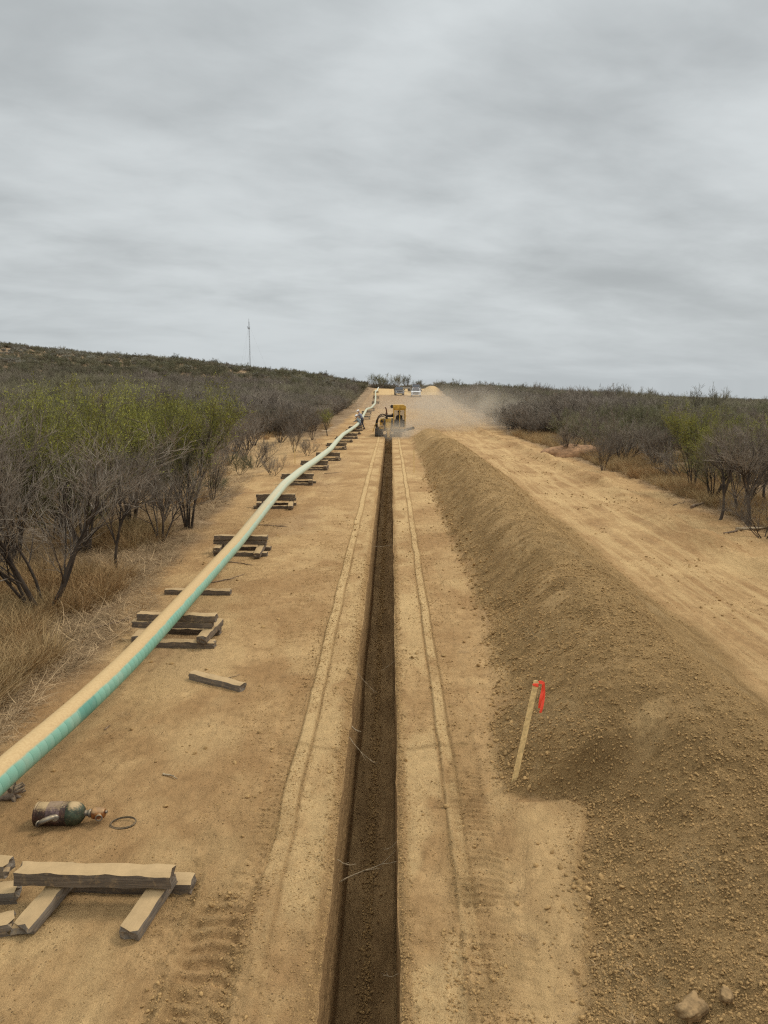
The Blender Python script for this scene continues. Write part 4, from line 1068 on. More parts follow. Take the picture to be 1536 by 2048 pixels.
x = np.concatenate(gx); y_ = np.concatenate(gy); n = len(x); s = nr.uniform(.5, 1.2, n); s[sl_n:] *= .22
scatter('straw_litter', Lt, np.stack([x, y_, height(x, y_)+.0], 1), np.stack([nr.normal(0, .12, n), nr.normal(0, .12, n), nr.uniform(0, 6.28, n)], 1), np.stack([s, s, s*.9], 1), nr.integers(0, 3, n), 'flattened straw and broken twigs along the edges of the cleared strip', 'straw litter')

# ------------------------------------------------------------------ clods
def clod_obj(seed, mat, sub=2):
    bm = bmesh.new(); bmesh.ops.create_icosphere(bm, subdivisions=sub, radius=1); r = random.Random(seed); off = r.random()*50
    for v in bm.verts:
        c = v.co; n_ = float(vn(c.x*1.6+off, c.y*1.6+c.z*2.1, seed))*.28+float(vn(c.x*4+off, c.y*4+c.z*3.1, seed+5))*.12
        v.co = c*(1+n_); v.co.z *= .72; v.co.x *= r_sc(seed)
    me = bpy.data.meshes.new('clod'); bm.to_mesh(me); bm.free(); me.materials.append(mat); return bpy.data.objects.new('clod', me)
def r_sc(seed): return 1+.25*math.sin(seed*2.3)
CLM = veg_mat('clod_soil', (.395, .248, .105), (.275, .168, .070), .22)
CL = [clod_obj(s_, CLM, 2) for s_ in (1, 2, 3)]+[clod_obj(s_, CLM, 1) for s_ in (4, 5, 6)]
P_, S_ = [], []
def fullz(x, y_):
    """height of the finished sheet by nearest grid row/column"""
    ri = np.clip(np.searchsorted(RY, y_), 0, NR-1)
    mono = np.where(CS == 0)[0]; ci = mono[np.clip(np.searchsorted(CX[mono], x), 0, len(mono)-1)]
    return Z[ri, ci]
def clods(n, xr, yr, keep, smin, smax, pw=2.2, sink=.25):
    x = nr.uniform(*xr, n); y_ = yr[0]*(yr[1]/yr[0])**nr.random(n)
    k = keep(x, y_); x = x[k]; y_ = y_[k]; m_ = len(x); s = smin+(smax-smin)*nr.random(m_)**(pw*2); s *= np.clip((y_/5.)**.45, 1, 2.4)
    P_.append(np.stack([x, y_, fullz(x, y_)+s*(.5-sink)], 1)); S_.append(s)
toe = lambda y_: toe_x(y_)+.10*vn(y_*2.2, 0*y_, 60)
finesf = lambda x, y_: sm(.0, .30, fbm(x*.8+y_*.3, y_*3.6-x*1.6, 262, 3))*np.exp(-((x-2.4)/.30)**2)
clods(80000, (.9, 3.6), (3.2, 12), lambda x, y_: (x > toe(y_)) & (finesf(x, y_) < nr.uniform(.2, 1.4, len(x))) & (fbm(x*1.2, y_*.8, 340, 2) > nr.uniform(-1.2, .3, len(x))), .0028, .0120)
clods(32000, (1.3, 4.7), (11, 40), lambda x, y_: (x > toe(y_)), .003, .010)
clods(9000, (.6, 2.15), (3.2, 30), lambda x, y_: np.abs(x-toe(y_)-.06) < .42*nr.random(len(x))**1.3, .006, .022)
clods(30000, (-1.7, TL-.02), (3.2, 20), lambda x, y_: (fbm(x*2, y_*1.3, 343, 3)+.35*np.exp(-((x+1.0)/.2)**2) > .05), .0018, .0075, 2.2)
clods(26000, (TR+.03, 1.6), (3.2, 20), lambda x, y_: (fbm(x*2, y_*1.3, 345, 3)+.35*np.exp(-((x-.6)/.2)**2) > .05), .0018, .0075, 2.2)
clods(12000, (TL-.14, TL-.01), (3.2, 16), lambda x, y_: nr.random(len(x)) < np.exp(-((x-TL)/.09)**2), .002, .010, 1.8)
clods(9000, (TR+.01, TR+.12), (3.2, 16), lambda x, y_: nr.random(len(x)) < np.exp(-((x-TR)/.08)**2), .002, .009, 1.8)
clods(7000, (-1.15, -.78), (3.2, 16), lambda x, y_: fbm(x*4, y_*3, 351, 2) > 0, .002, .009, 2)
clods(5000, (.48, .75), (3.2, 16), lambda x, y_: fbm(x*4, y_*3, 352, 2) > 0, .002, .009, 2)
clods(1300, (.35, .95), (3.4, 4.6), lambda x, y_: fbm(x*3, y_*3, 346, 2) > -.1, .004, .015)
clods(1500, (-1.5, -1.0), (3.3, 5.0), lambda x, y_: fbm(x*3, y_*3, 347, 2) > -.1, .004, .014)
clods(9000, (-4.3, -1.3), (3.2, 30), lambda x, y_: (fbm(x*1.3, y_*.9, 348, 3) > .05), .002, .009, 3)
clods(2600, (-4.0, 1.5), (3.3, 22), lambda x, y_: ((x < TL-.05) | (x > TR+.05)) & (nr.random(len(x)) < .35), .005, .020, 2)
clods(3500, (7.0, 10), (12, 60), lambda x, y_: (x > 7.2) & (fbm(x*1.2, y_*1.2, 353, 2) > -.1), .003, .014, 3)
clods(3000, (4.7, 7.4), (8, 40), lambda x, y_: (fbm(x*1.3, y_*.9, 349, 3) > .1), .005, .018, 3)
# loose crumbs on the trench floor
m_ = 9000; x = nr.normal((TL+TR)/2-.01, .032, m_); x = np.where(nr.random(m_) < .14, nr.uniform(TL+.05, TR-.03, m_), x); y_ = 3.0*(40/3.)**nr.random(m_)
s = .003+.010*nr.random(m_)**4; s *= np.clip((y_/5)**.4, 1, 2.2)
P_.append(np.stack([x, y_, prof(y_)-TD+.030+s*.2], 1)); S_.append(s)
A = np.concatenate(P_); s = np.concatenate(S_); n = len(A); big_ = s > .018
idx = np.where(big_, nr.integers(0, 3, n), nr.integers(3, 6, n))
scatter('soil_crumbs', CL, A, nr.uniform(0, 6.28, (n, 3))*np.array([.15, .15, 1]), s[:, None]*nr.uniform(.75, 1.25, (n, 3)), idx, 'loose crumbs and clods of dry soil over berm, verge and trench edges', 'soil clods')
print('CLODS', n)
# ------------------------------------------------------------------ single large clods, sticks, roots
BLOCK = flat('block_soil', (.27, .17, .078), .95, var=.35, nscale=24, bumps=1.)
def big_clod(px, py, sx, sy, sz, label, seed, mat=None, dz=0., nm='soil_block', cat='soil block', rz=0.):
    bm = bmesh.new(); bmesh.ops.create_cube(bm, size=1); bmesh.ops.subdivide_edges(bm, edges=bm.edges[:], cuts=9, use_grid_fill=True)
    for v in bm.verts:
        c = v.co.copy(); sph = c.normalized()*.62; c = c.lerp(sph, .5)
        n_ = float(fbm(c.x*2.3+seed, c.y*2.3+c.z*1.9, seed, 5, .65))
        v.co = Vector((c.x*sx, c.y*sy, c.z*sz))*(1+.42*n_)
    for f in bm.faces: f.smooth = True
    me = bpy.data.meshes.new(nm); bm.to_mesh(me); bm.free(); me.materials.append(mat or BLOCK)
    p = at(px, py, full=True); o = bpy.data.objects.new(nm, me); link(o); o.location = (p.x, p.y+sy*.3, p.z+sz*.28+dz); o.rotation_euler = (.12, -.1, rz)
    tag(o, label, cat); return o
big_clod(1388, 2032, .165, .10, .075, 'largest sandy soil block at the foot of the berm, bottom right corner', 3, rz=.5)
big_clod(1455, 2000, .085, .06, .05, 'small soil block beside the largest one in the bottom right corner', 5, rz=1.)
big_clod(1172, 1812, .07, .06, .05, 'fist-sized clod at the foot of the berm near the bottom', 8)
REDE = flat('reddish_earth', (.36, .20, .10), .95, var=.3, nscale=6, bumps=.8)
p = at(1150, 925); m = MB(); r_ = bmesh.ops.create_icosphere(m.bm, subdivisions=4, radius=1)['verts']
for v in r_:
    c = v.co.copy(); n_ = float(fbm(c.x*2.1+4, c.y*2.1+c.z, 3, 4)); v.co = Vector((c.x*1.7, c.y*1.1, max(c.z, -.2)*.62))*(1+.3*n_)
o = m.build('earth_mound', REDE); o.location = (p.x+.9, p.y+3.6, float(height(p.x, p.y))-.05); tag(o, 'small reddish earth mound behind bare trees right of the road', 'earth mound')
for f in o.data.polygons: f.use_smooth = True
STK = flat('dry_stick', (.20, .135, .085), .9, var=.35, nscale=30, rnd=.3); PAL = flat('pale_root', (.36, .27, .165), .85, var=.3, nscale=30)
def stick(a, b, r, label, mat=STK, bend=.08, fork=1, seed=0, cat='stick', name='stick', sag=0., group=None):
    rg = random.Random(seed); a = Vector(a); b = Vector(b); d = b-a; L = d.length; pts_ = []
    s1 = d.cross(Vector((0, 0, 1))).normalized()
    for i in range(8):
        f = i/7; pts_.append(a+d*f+s1*bend*L*math.sin(f*3.1+rg.random()*.5)*(1 if seed % 2 else -1)+Vector((0, 0, rg.uniform(0, .012)-sag*4*f*(1-f))))
    m = MB(); m.tube(pts_, [r*(1-.6*i/7) for i in range(8)], 6)
    for k in range(fork):
        i = rg.randint(2, 5); q = pts_[i]; dd = ((pts_[i+1]-q).normalized()+s1*rg.uniform(-.9, .9)+Vector((0, 0, rg.uniform(0, .2)))).normalized()
        m.tube([q, q+dd*L*.15, q+dd*L*.28+rv(rg, .02)], [r*.6, r*.4, r*.2], 5)
    o = m.build(name, mat); tag(o, label, cat, group); return o
def gstick(p1, p2, r, label, **k):
    a, b = at(*p1), at(*p2); a.z = float(height(a.x, a.y))+r; b.z = float(height(b.x, b.y))+r; return stick(a, b, r, label, **k)
gstick((410, 1168), (490, 1150), .013, 'forked dry stick on the sand beside the single flat timber', seed=1, fork=2)
gstick((440, 1125), (508, 1132), .012, 'thin curved stick just in front of the third pipe support', seed=2)
gstick((508, 1050), (575, 1055), .012, 'dark uprooted twig bundle on the sand right of the pipe', seed=4, fork=6, bend=.02)
gstick((648, 948), (685, 944), .012, 'thin stick lying near the far pipe supports', seed=5)
gstick((325, 1552), (355, 1560), .011, 'short pale broken stick on sand above the steel cylinder', seed=6, mat=PAL)
gstick((450, 1358), (480, 1350), .006, 'thin curved twig behind the lone slanting timber', seed=7)
gstick((210, 1462), (222, 1452), .008, 'tiny dark twig on the sand right of the green pipe', seed=8)
gstick((1345, 1012), (1372, 1003), .02, 'short dark stick poking out of the rough right verge', seed=9)
gstick((1385, 1018), (1420, 1008), .05, 'broken dark log stub in the rough right verge', seed=10)
gstick((1470, 1062), (1560, 1056), .05, 'long pale fallen branch across the right border', seed=11, mat=PAL)
gstick((1445, 1070), (1500, 1035), .03, 'leaning dead branch under the trees at the right border', seed=13)
gstick((130, 1240), (210, 1205), .03, 'dead grey branch in the straw near the foot of the nearest bare tree', seed=14, fork=4, mat=PAL)
gstick((160, 1262), (262, 1240), .02, 'crooked dark branch reaching from the straw to the second pipe support', seed=15, fork=3)
# roots cut by the trencher
zt_ = lambda y_: float(prof(y_))
for (ya, xa, za, xb, zb, r, bend, sd_, lab) in (
        (5.75, TL+.0, -.50, TR+.02, -.30, .0062, -.12, 21, 'pale bent root spanning the trench wall to wall, nearest one'),
        (5.65, TL-.0, -.20, TL+.16, -.24, .005, .1, 22, 'short forked root sticking out of the left trench wall beside the spanning root'),
        (7.6, TL-.0, -.08, TL+.30, -.36, .0045, .02, 23, 'thin pale root sloping down from the left trench lip'),
        (7.9, TL-.0, -.10, TL+.12, -.12, .009, .1, 24, 'stubby dark root on the left trench lip above the thin sloping one'),
        (9.6, TL, -.15, TL+.3, -.45, .004, .02, 25, 'long thin root hanging diagonally from the left trench wall, mid distance'),
        (17.5, TL, -.15, TR, -.12, .005, .05, 26, 'pale root fibres crossing high in the trench farther up'),
        (4.5, TR+.01, -.25, TR-.11, -.34, .003, .1, 27, 'fine root hairs on the right trench wall nearest the camera'),
        (6.1, TR+.01, -.3, TR-.13, -.42, .003, .1, 28, 'fine root on the right trench wall opposite the sloping root'),
        (10.2, TR+.01, -.2, TR-.2, -.33, .004, .1, 29, 'thin root on the right trench wall, mid distance')):
    stick((xa, ya, za+zt_(ya)), (xb, ya+.08*math.sin(sd_), zb+zt_(ya)), r, lab, mat=PAL, bend=bend, fork=2, seed=sd_, cat='root', name='root', sag=.03)

# ------------------------------------------------------------------ trencher
YEL = flat('machine_yellow', (.58, .34, .06), .55, var=.35, nscale=3, dust=.55); DRK = flat('dark_steel', (.035, .030, .026), .6, var=.3, dust=.25)
BLK = flat('rubber_black', (.022, .020, .019), .8, var=.2, dust=.25); RUST = flat('rust_brown', (.14, .06, .03), .8, var=.4)
def glass(name, col=(.02, .025, .03), alpha=.25):
    m, t, b = new_mat(name); b.inputs['Base Color'].default_value = (*col, 1); b.inputs['Roughness'].default_value = .08
    b.inputs['Specular IOR Level'].default_value = .5; b.inputs['Alpha'].default_value = alpha; return m
GLS = glass('cab_glass'); WGL = glass('windshield_glass', (.03, .035, .045), 1.)
TY = 57.2; gz = float(prof(TY+1.5))
e = empty('trencher', (-.19, TY, gz-.02)); tag(e, 'yellow crawler trencher with cab seen from behind, straddling the trench in its own dust', 'trencher')
def track(cx, w_, nm='track'):
    m = MB(); L = 3.3; hh = .30; prof_ = []
    for k in range(13): a = -math.pi/2-math.pi*k/12; prof_.append((.35+hh*math.cos(a), hh+hh*math.sin(a)))
    for k in range(13): a = math.pi/2-math.pi*k/12; prof_.append((L-.35+hh*math.cos(a), hh+hh*math.sin(a)))
    m.poly([Vector((cx-w_/2+.03, y_, z)) for y_, z in prof_], Vector((w_-.06, 0, 0)))
    o = m.build(nm, DRK, e)
    per = []; 
    for a, b in zip(prof_, prof_[1:]+prof_[:1]):
        n_ = max(1, int(math.hypot(b[0]-a[0], b[1]-a[1])/.17))
        for i in range(n_): per.append((a[0]+(b[0]-a[0])*i/n_, a[1]+(b[1]-a[1])*i/n_, math.atan2(b[1]-a[1], b[0]-a[0])))
    m = MB()
    for (y_, z, an) in per[::2] if len(per) > 60 else per: m.box((cx, y_, z), (w_, .05, .06), (an, 0, 0))
    m.build('track_shoes', BLK, o)
    m = MB()
    for y_ in (.35, .95, 1.65, 2.35, L-.35): m.cyl((cx-w_/2+.0, y_, .30), (cx+w_/2, y_, .30), .19 if y_ in (.35, L-.35) else .12, n=14)
    m.build('track_wheels', DRK, o)
track(-.74, .62); track(.72, .62)
m = MB(); m.box((0, 1.7, .62), (1.5, 2.9, .34), bev=.04); m.box((-.05, 2.3, 1.05), (.95, 1.9, .62), bev=.06); m.build('chassis', YEL, e)
m = MB(); m.box((-.20, .55, 1.12), (.98, .9, .46), bev=.08); m.box((-.20, .35, 1.34), (.82, .55, .20), bev=.05); m.build('engine_housing', YEL, e)
m = MB(); m.box((-.2, .06, 1.02), (.50, .04, .16)); m.cyl((-.52, .02, 1.22), (-.52, .10, 1.22), .10, n=12); m.cyl((.12, .02, 1.22), (.12, .10, 1.22), .10, n=12); m.build('rear_grille', DRK, e)
# boom head: round gearbox and digging boom running down into the trench
m = MB(); m.lathe([(.30, 0), (.36, .03), (.36, .16), (.28, .20), (.12, .22)], (-.02, .02, .78), (R(90), 0, 0), 22)
m.poly([Vector((-.28, -.1, 1.40)), Vector((.26, -.1, 1.40)), Vector((.34, -.1, .80)), Vector((.16, -.1, .48)), Vector((-.18, -.1, .48)), Vector((-.36, -.1, .80))], Vector((0, .20, 0)))
m.build('boom_head', YEL, e)
m = MB(); m.box((.0, -.28, .42), (.20, .20, .74), (R(-14), 0, 0), .03); m.box((.0, -.42, .13), (.15, .16, .3), (R(-14), 0, 0), .02); m.cyl((-.14, -.30, .60), (.14, -.30, .60), .06, n=10); m.build('crumber_arm', YEL, e)
m = MB(); m.poly([Vector((-.10, .0, .62)), Vector((-.10, .45, .60)), Vector((-.10, 1.0, -.85)), Vector((-.10, .72, -.98))], Vector((.20, 0, 0))); bo = m.build('digging_boom', DRK, e)
m = MB()
for k in range(15):
    f = k/14; m.box((0.03*(-1)**k, -.06+.72*f, .58-1.5*f), (.34, .10, .05), (R(-60), 0, 0))
m.build('digging_chain', RUST, bo)
for cx in (-.30, .26):
    m = MB(); m.cyl((cx, -.12, 1.32), (cx, -.30, .52), .045, .045, 10); m.cyl((cx, -.10, 1.40), (cx, -.2, .95), .065, .065, 10); m.build('hydraulic_cylinder', DRK, e)
for k, (sx, top, out_x) in enumerate(((-.55, 1.70, -.78), (-.45, 1.78, -.70), (-.60, 1.58, -.86))):
    m = MB(); pts_ = []
    for i in range(16):
        f = i/15; a = math.pi*(.08+f*.98); pts_.append(Vector((-.42+.42*math.cos(a)*(1 if a < 1.57 else 1.05+.1*k)-.02*k, .10-.05*k, 1.12+(top-1.12)*math.sin(a) if a < math.pi*.8 else 1.12+(top-1.12)*math.sin(a)-(f-.75)*1.0)))
    m.tube(pts_, .032, 8); m.build('hydraulic_hose', BLK, e)
m = MB(); m.tube([(-.16, .75, 1.3), (-.16, .75, 2.0), (-.19, .75, 2.15), (-.27, .73, 2.27)], [.05, .05, .05, .045], 12); m.cyl((-.16, .75, 1.55), (-.16, .75, 1.85), .085, n=14); m.build('exhaust_stack', RUST, e)
m = MB(); m.box((.10, .55, 1.60), (.62, .42, .17), bev=.03); m.cyl((-.15, .5, 1.62), (.45, .5, 1.66), .08, n=12); m.build('air_cleaner', DRK, e)
m = MB(); m.tube([(-.75, .3, 1.25), (-1.02, .1, .95), (-1.18, .0, .55), (-1.2, .0, .42)], .03, 6); m.box((-.98, .25, .98), (.30, .5, .04), (0, R(-35), 0)); m.build('fender', YEL, e)
# cab
cx0, cx1, cy0, cy1, cz0, cz1 = .36, 1.32, .25, 1.65, .62, 2.42
cab = MB()
for x_ in (cx0+.04, cx1-.04):
    for y_ in (cy0+.03, cy1-.03): cab.box((x_, y_, (cz0+cz1)/2-.05), (.08, .07, cz1-cz0-.2))
cab.box(((cx0+cx1)/2+.02, cy0+.03, (cz0+cz1)/2-.1), (.055, .05, cz1-cz0-.3))
cab.box(((cx0+cx1)/2, cy0+.03, 2.13), (cx1-cx0-.1, .06, .16)); cab.box(((cx0+cx1)/2, cy0+.04, .70), (cx1-cx0-.02, .07, .16))
cab.box((cx0+.02, (cy0+cy1)/2, .95), (.04, 1.3, .5)); cab.box((cx1-.02, (cy0+cy1)/2, .95), (.04, 1.3, .5)); cab.box(((cx0+cx1)/2, (cy0+cy1)/2, .66), (.92, 1.35, .06))
co = cab.build('cab', YEL, e)
m = MB(); rp = [(cx0-.02, 2.18), (cx0-.02, 2.44), (cx0+.2, 2.47), (cx1-.16, 2.46), (cx1+.0, 2.38), (cx1+.05, 2.18)]
m.poly([Vector((a, cy0-.06, b)) for a, b in rp], Vector((0, 1.55, 0))); m.build('cab_roof', YEL, co)
for a, b in ((cx0+.08, (cx0+cx1)/2-.01), ((cx0+cx1)/2+.05, cx1-.08)):
    m = MB(); m.box(((a+b)/2, cy0+.035, 1.72), (b-a, .012, .66)); m.build('rear_window', GLS, co)
m = MB(); m.box(((cx0+cx1)/2, cy0+.05, 1.06), (cx1-cx0-.14, .03, .58)); m.build('cab_panel', DRK, co)
m = MB(); m.box(((cx0+cx1)/2, .95, 1.05), (.5, .5, .12), bev=.03); m.box(((cx0+cx1)/2, .70, 1.35), (.46, .10, .60), bev=.03); m.build('seat', BLK, co)
m = MB(); m.cyl((cx0-.10, cy0-.05, 2.34), (cx0-.10, cy0+.12, 2.34), .13, n=14); m.cyl((cx0-.10, cy0, 2.34), (cx0+.06, cy0, 2.34), .025, n=6); m.build('work_lamp', DRK, co)
m = MB(); m.box((cx0-.06, cy0, 1.75), (.10, .12, .14), bev=.02); m.box((cx0-.08, cy0, 1.35), (.12, .14, .18), bev=.02); m.tube([(cx0-.06, cy0, 1.2), (cx0-.1, cy0, .8), (cx0-.06, cy0+.1, .4)], .035, 7); m.build('valve_block', DRK, e)
# discharge conveyor to the right
m = MB(); m.box((1.25, 1.2, .42), (1.6, .5, .08), (0, R(-14), 0)); m.box((1.25, .95, .48), (1.6, .03, .14), (0, R(-14), 0)); m.box((1.25, 1.45, .48), (1.6, .03, .14), (0, R(-14), 0)); m.build('conveyor', DRK, e)

# ------------------------------------------------------------------ people
def person(name_label, loc, rz, joints, cloth, radii=None, hat=None, pants=None, scale=1., hatcol=(.82, .82, .80)):
    """body grown from a skeleton: joints dict name->(pos, radius, parent)"""
    names = list(joints); me = bpy.data.meshes.new('person'); idx_ = {n_: i for i, n_ in enumerate(names)}
    me.from_pydata([joints[n_][0] for n_ in names], [(idx_[n_], idx_[joints[n_][2]]) for n_ in names if joints[n_][2]], [])
    tmp = bpy.data.objects.new('person_tmp', me); COL.objects.link(tmp); sk = tmp.modifiers.new('s', 'SKIN'); sk.use_smooth_shade = True
    for n_ in names:
        v = me.skin_vertices[0].data[idx_[n_]]; r = joints[n_][1]; v.radius = r if isinstance(r, tuple) else (r, r); v.use_root = (joints[n_][2] is None)
    ss = tmp.modifiers.new('u', 'SUBSURF'); ss.levels = 2; ss.render_levels = 2
    dg = bpy.context.evaluated_depsgraph_get(); bm_ = bpy.data.meshes.new_from_object(tmp.evaluated_get(dg)); bpy.data.objects.remove(tmp)
    e = empty('person', loc, (0, 0, rz), (scale,)*3); tag(e, name_label, 'person')
    SK = flat('skin', (.42, .26, .18), .6, var=.1); PT = pants or flat('work_trousers', (.055, .06, .075), .85, var=.3)
    bm_.materials.clear()
    for mm in (cloth, PT, SK): bm_.materials.append(mm)
    J = {n_: Vector(joints[n_][0]) for n_ in names}
    for p_ in bm_.polygons:
        c = p_.center; n_ = min(J, key=lambda q: (J[q]-c).length)
        p_.material_index = 2 if n_ in ('head', 'crownh', 'handl', 'handr', 'fl0', 'fl1', 'fl2', 'fr0', 'fr1', 'fr2') else 1 if n_ in ('hip', 'kneel', 'kneer', 'anklel', 'ankler', 'toel', 'toer', 'hipl', 'hipr') else 0
    b = bpy.data.objects.new('body', bm_); link(b, e)
    h = J['head']; up = (J['crownh']-J['head']).normalized(); q = up.to_track_quat('Z', 'Y')
    HM = flat('hard_hat' + str(hatcol[0]), hatcol, .35, var=.03)
    m = MB(); m.lathe([(.165, .075), (.162, .088), (.135, .09), (.132, .12), (.118, .165), (.085, .20), (.03, .215)], h, q.to_matrix(), 18)
    m.build('hard_hat', HM, e)
    m = MB(); fw = q@Vector((0, 1, 0)); m.box(h+fw*.105+up*(-.01), (.028, .03, .04), q.to_matrix()); m.build('nose', SK, b)
    m = MB(); 
    for s_ in (-1, 1): m.box(h+(q@Vector((s_*.11, 0, 0)))+up*.0, (.02, .045, .06), q.to_matrix(), .006)
    m.build('ears', SK, b)
    m = MB()
    for a in ('toel', 'toer'):
        an = J['ankle'+a[-1]]; to = J[a]; m.tube([an+Vector((0, 0, .06)), an+Vector((0, 0, -.02)), (an+to)/2+Vector((0, 0, -.01)), to], [.058, .065, .06, .045], 10)
    m.build('boots', flat('boot_leather', (.07, .04, .025), .7), e)
    return e
def skeleton(hip, chest, head, kl, al, kr, ar, el_, hl, er, hr):
    V_ = Vector; hip = V_(hip); chest = V_(chest); head = V_(head); up = (chest-hip).normalized(); nk = chest+(head-chest)*.45
    rt = Vector((1, 0, 0)); shl = chest-rt*.19+up*.02; shr = chest+rt*.19+up*.02; ht = (head-nk).normalized()
    J = {'hip': (hip, (.15, .12), None), 'waist': (hip.lerp(chest, .45), (.135, .11), 'hip'), 'chest': (chest, (.165, .12), 'waist'), 'neck': (nk, .06, 'chest'), 'head': (head, .088, 'neck'), 'crownh': (head+ht*.10, .085, 'head'),
         'shl': (shl, .07, 'chest'), 'ell': (V_(el_), .046, 'shl'), 'handl': (V_(hl), .034, 'ell'), 'shr': (shr, .07, 'chest'), 'elr': (V_(er), .046, 'shr'), 'handr': (V_(hr), .034, 'elr'),
         'hipl': (hip+V_((-.10, 0, -.06)), .10, 'hip'), 'kneel': (V_(kl), .068, 'hipl'), 'anklel': (V_(al), .048, 'kneel'), 'toel': (V_(al)+V_((-.01, .17, -.055)), .035, 'anklel'),
         'hipr': (hip+V_((.10, 0, -.06)), .10, 'hip'), 'kneer': (V_(kr), .068, 'hipr'), 'ankler': (V_(ar), .048, 'kneer'), 'toer': (V_(ar)+V_((.01, .17, -.055)), .035, 'ankler')}
    for s_, hnd, elb in (('l', Vector(hl), Vector(el_)), ('r', Vector(hr), Vector(er))):
        d = (hnd-elb).normalized(); sd_ = d.cross(Vector((0, 0, 1))).normalized() if abs(d.z) < .9 else Vector((1, 0, 0))
        for k, of in enumerate((-.018, .0, .018)):
            J[f'f{s_}{k}'] = (hnd+d*(.085+.01*(k == 1))+sd_*of+Vector((0, 0, -.02)), .009, f'hand{s_}')
        
    return J
GRY = flat('grey_shirt', (.19, .185, .215), .9, var=.2, nscale=6); BLU = flat('grey_green_shirt', (.16, .19, .19), .9, var=.2, nscale=6)
# bending worker at the pipe, and one kneeling in front of him
q = at(725, 859); yb = q.y
PXP, PZP = PXf(yb), PZf(yb)
sA = skeleton((0, 0, .93), (0, .22, 1.30), (0.0, .38, 1.53), (-.12, .10, .50), (-.14, -.02, .09), (.13, .06, .50), (.16, -.12, .09), (-.27, .33, 1.08), (-.20, .55, .98), (.28, .36, 1.08), (.20, .58, 1.0))
xa = float((725-782)/F*yb); person('worker in white hard hat and grey shirt bending over the far pipe', (xa, yb, float(height(xa, yb))), R(62), sA, GRY)
q = at(718, 858); yk = q.y-.9
sB = skeleton((0, -.10, .50), (0, .12, .88), (.0, .27, 1.12), (-.14, .20, .12), (-.14, -.25, .08), (.15, .36, .50), (.16, .28, .09), (-.26, .30, .72), (-.18, .52, .70), (.28, .32, .72), (.20, .54, .72))
xk = float((719-782)/F*yk); person('worker in white hard hat kneeling beside the far pipe, in front of the bending worker', (xk, yk, float(height(xk, yk))), R(55), sB, BLU)
# operator
sC = skeleton((0, -.02, .12), (0, -.08, .55), (0, -.04, .82), (-.16, .42, .14), (-.16, .52, -.28), (.16, .42, .14), (.16, .52, -.28), (-.26, .10, .30), (-.20, .36, .30), (.26, .10, .30), (.20, .36, .30))
person('machine operator seated inside the trencher cab', (-.19+(cx0+cx1)/2-.02, TY+1.0, gz+1.04), 0, sC, flat('dark_shirt', (.05, .05, .055), .9), hatcol=(.16, .12, .09), scale=.92)

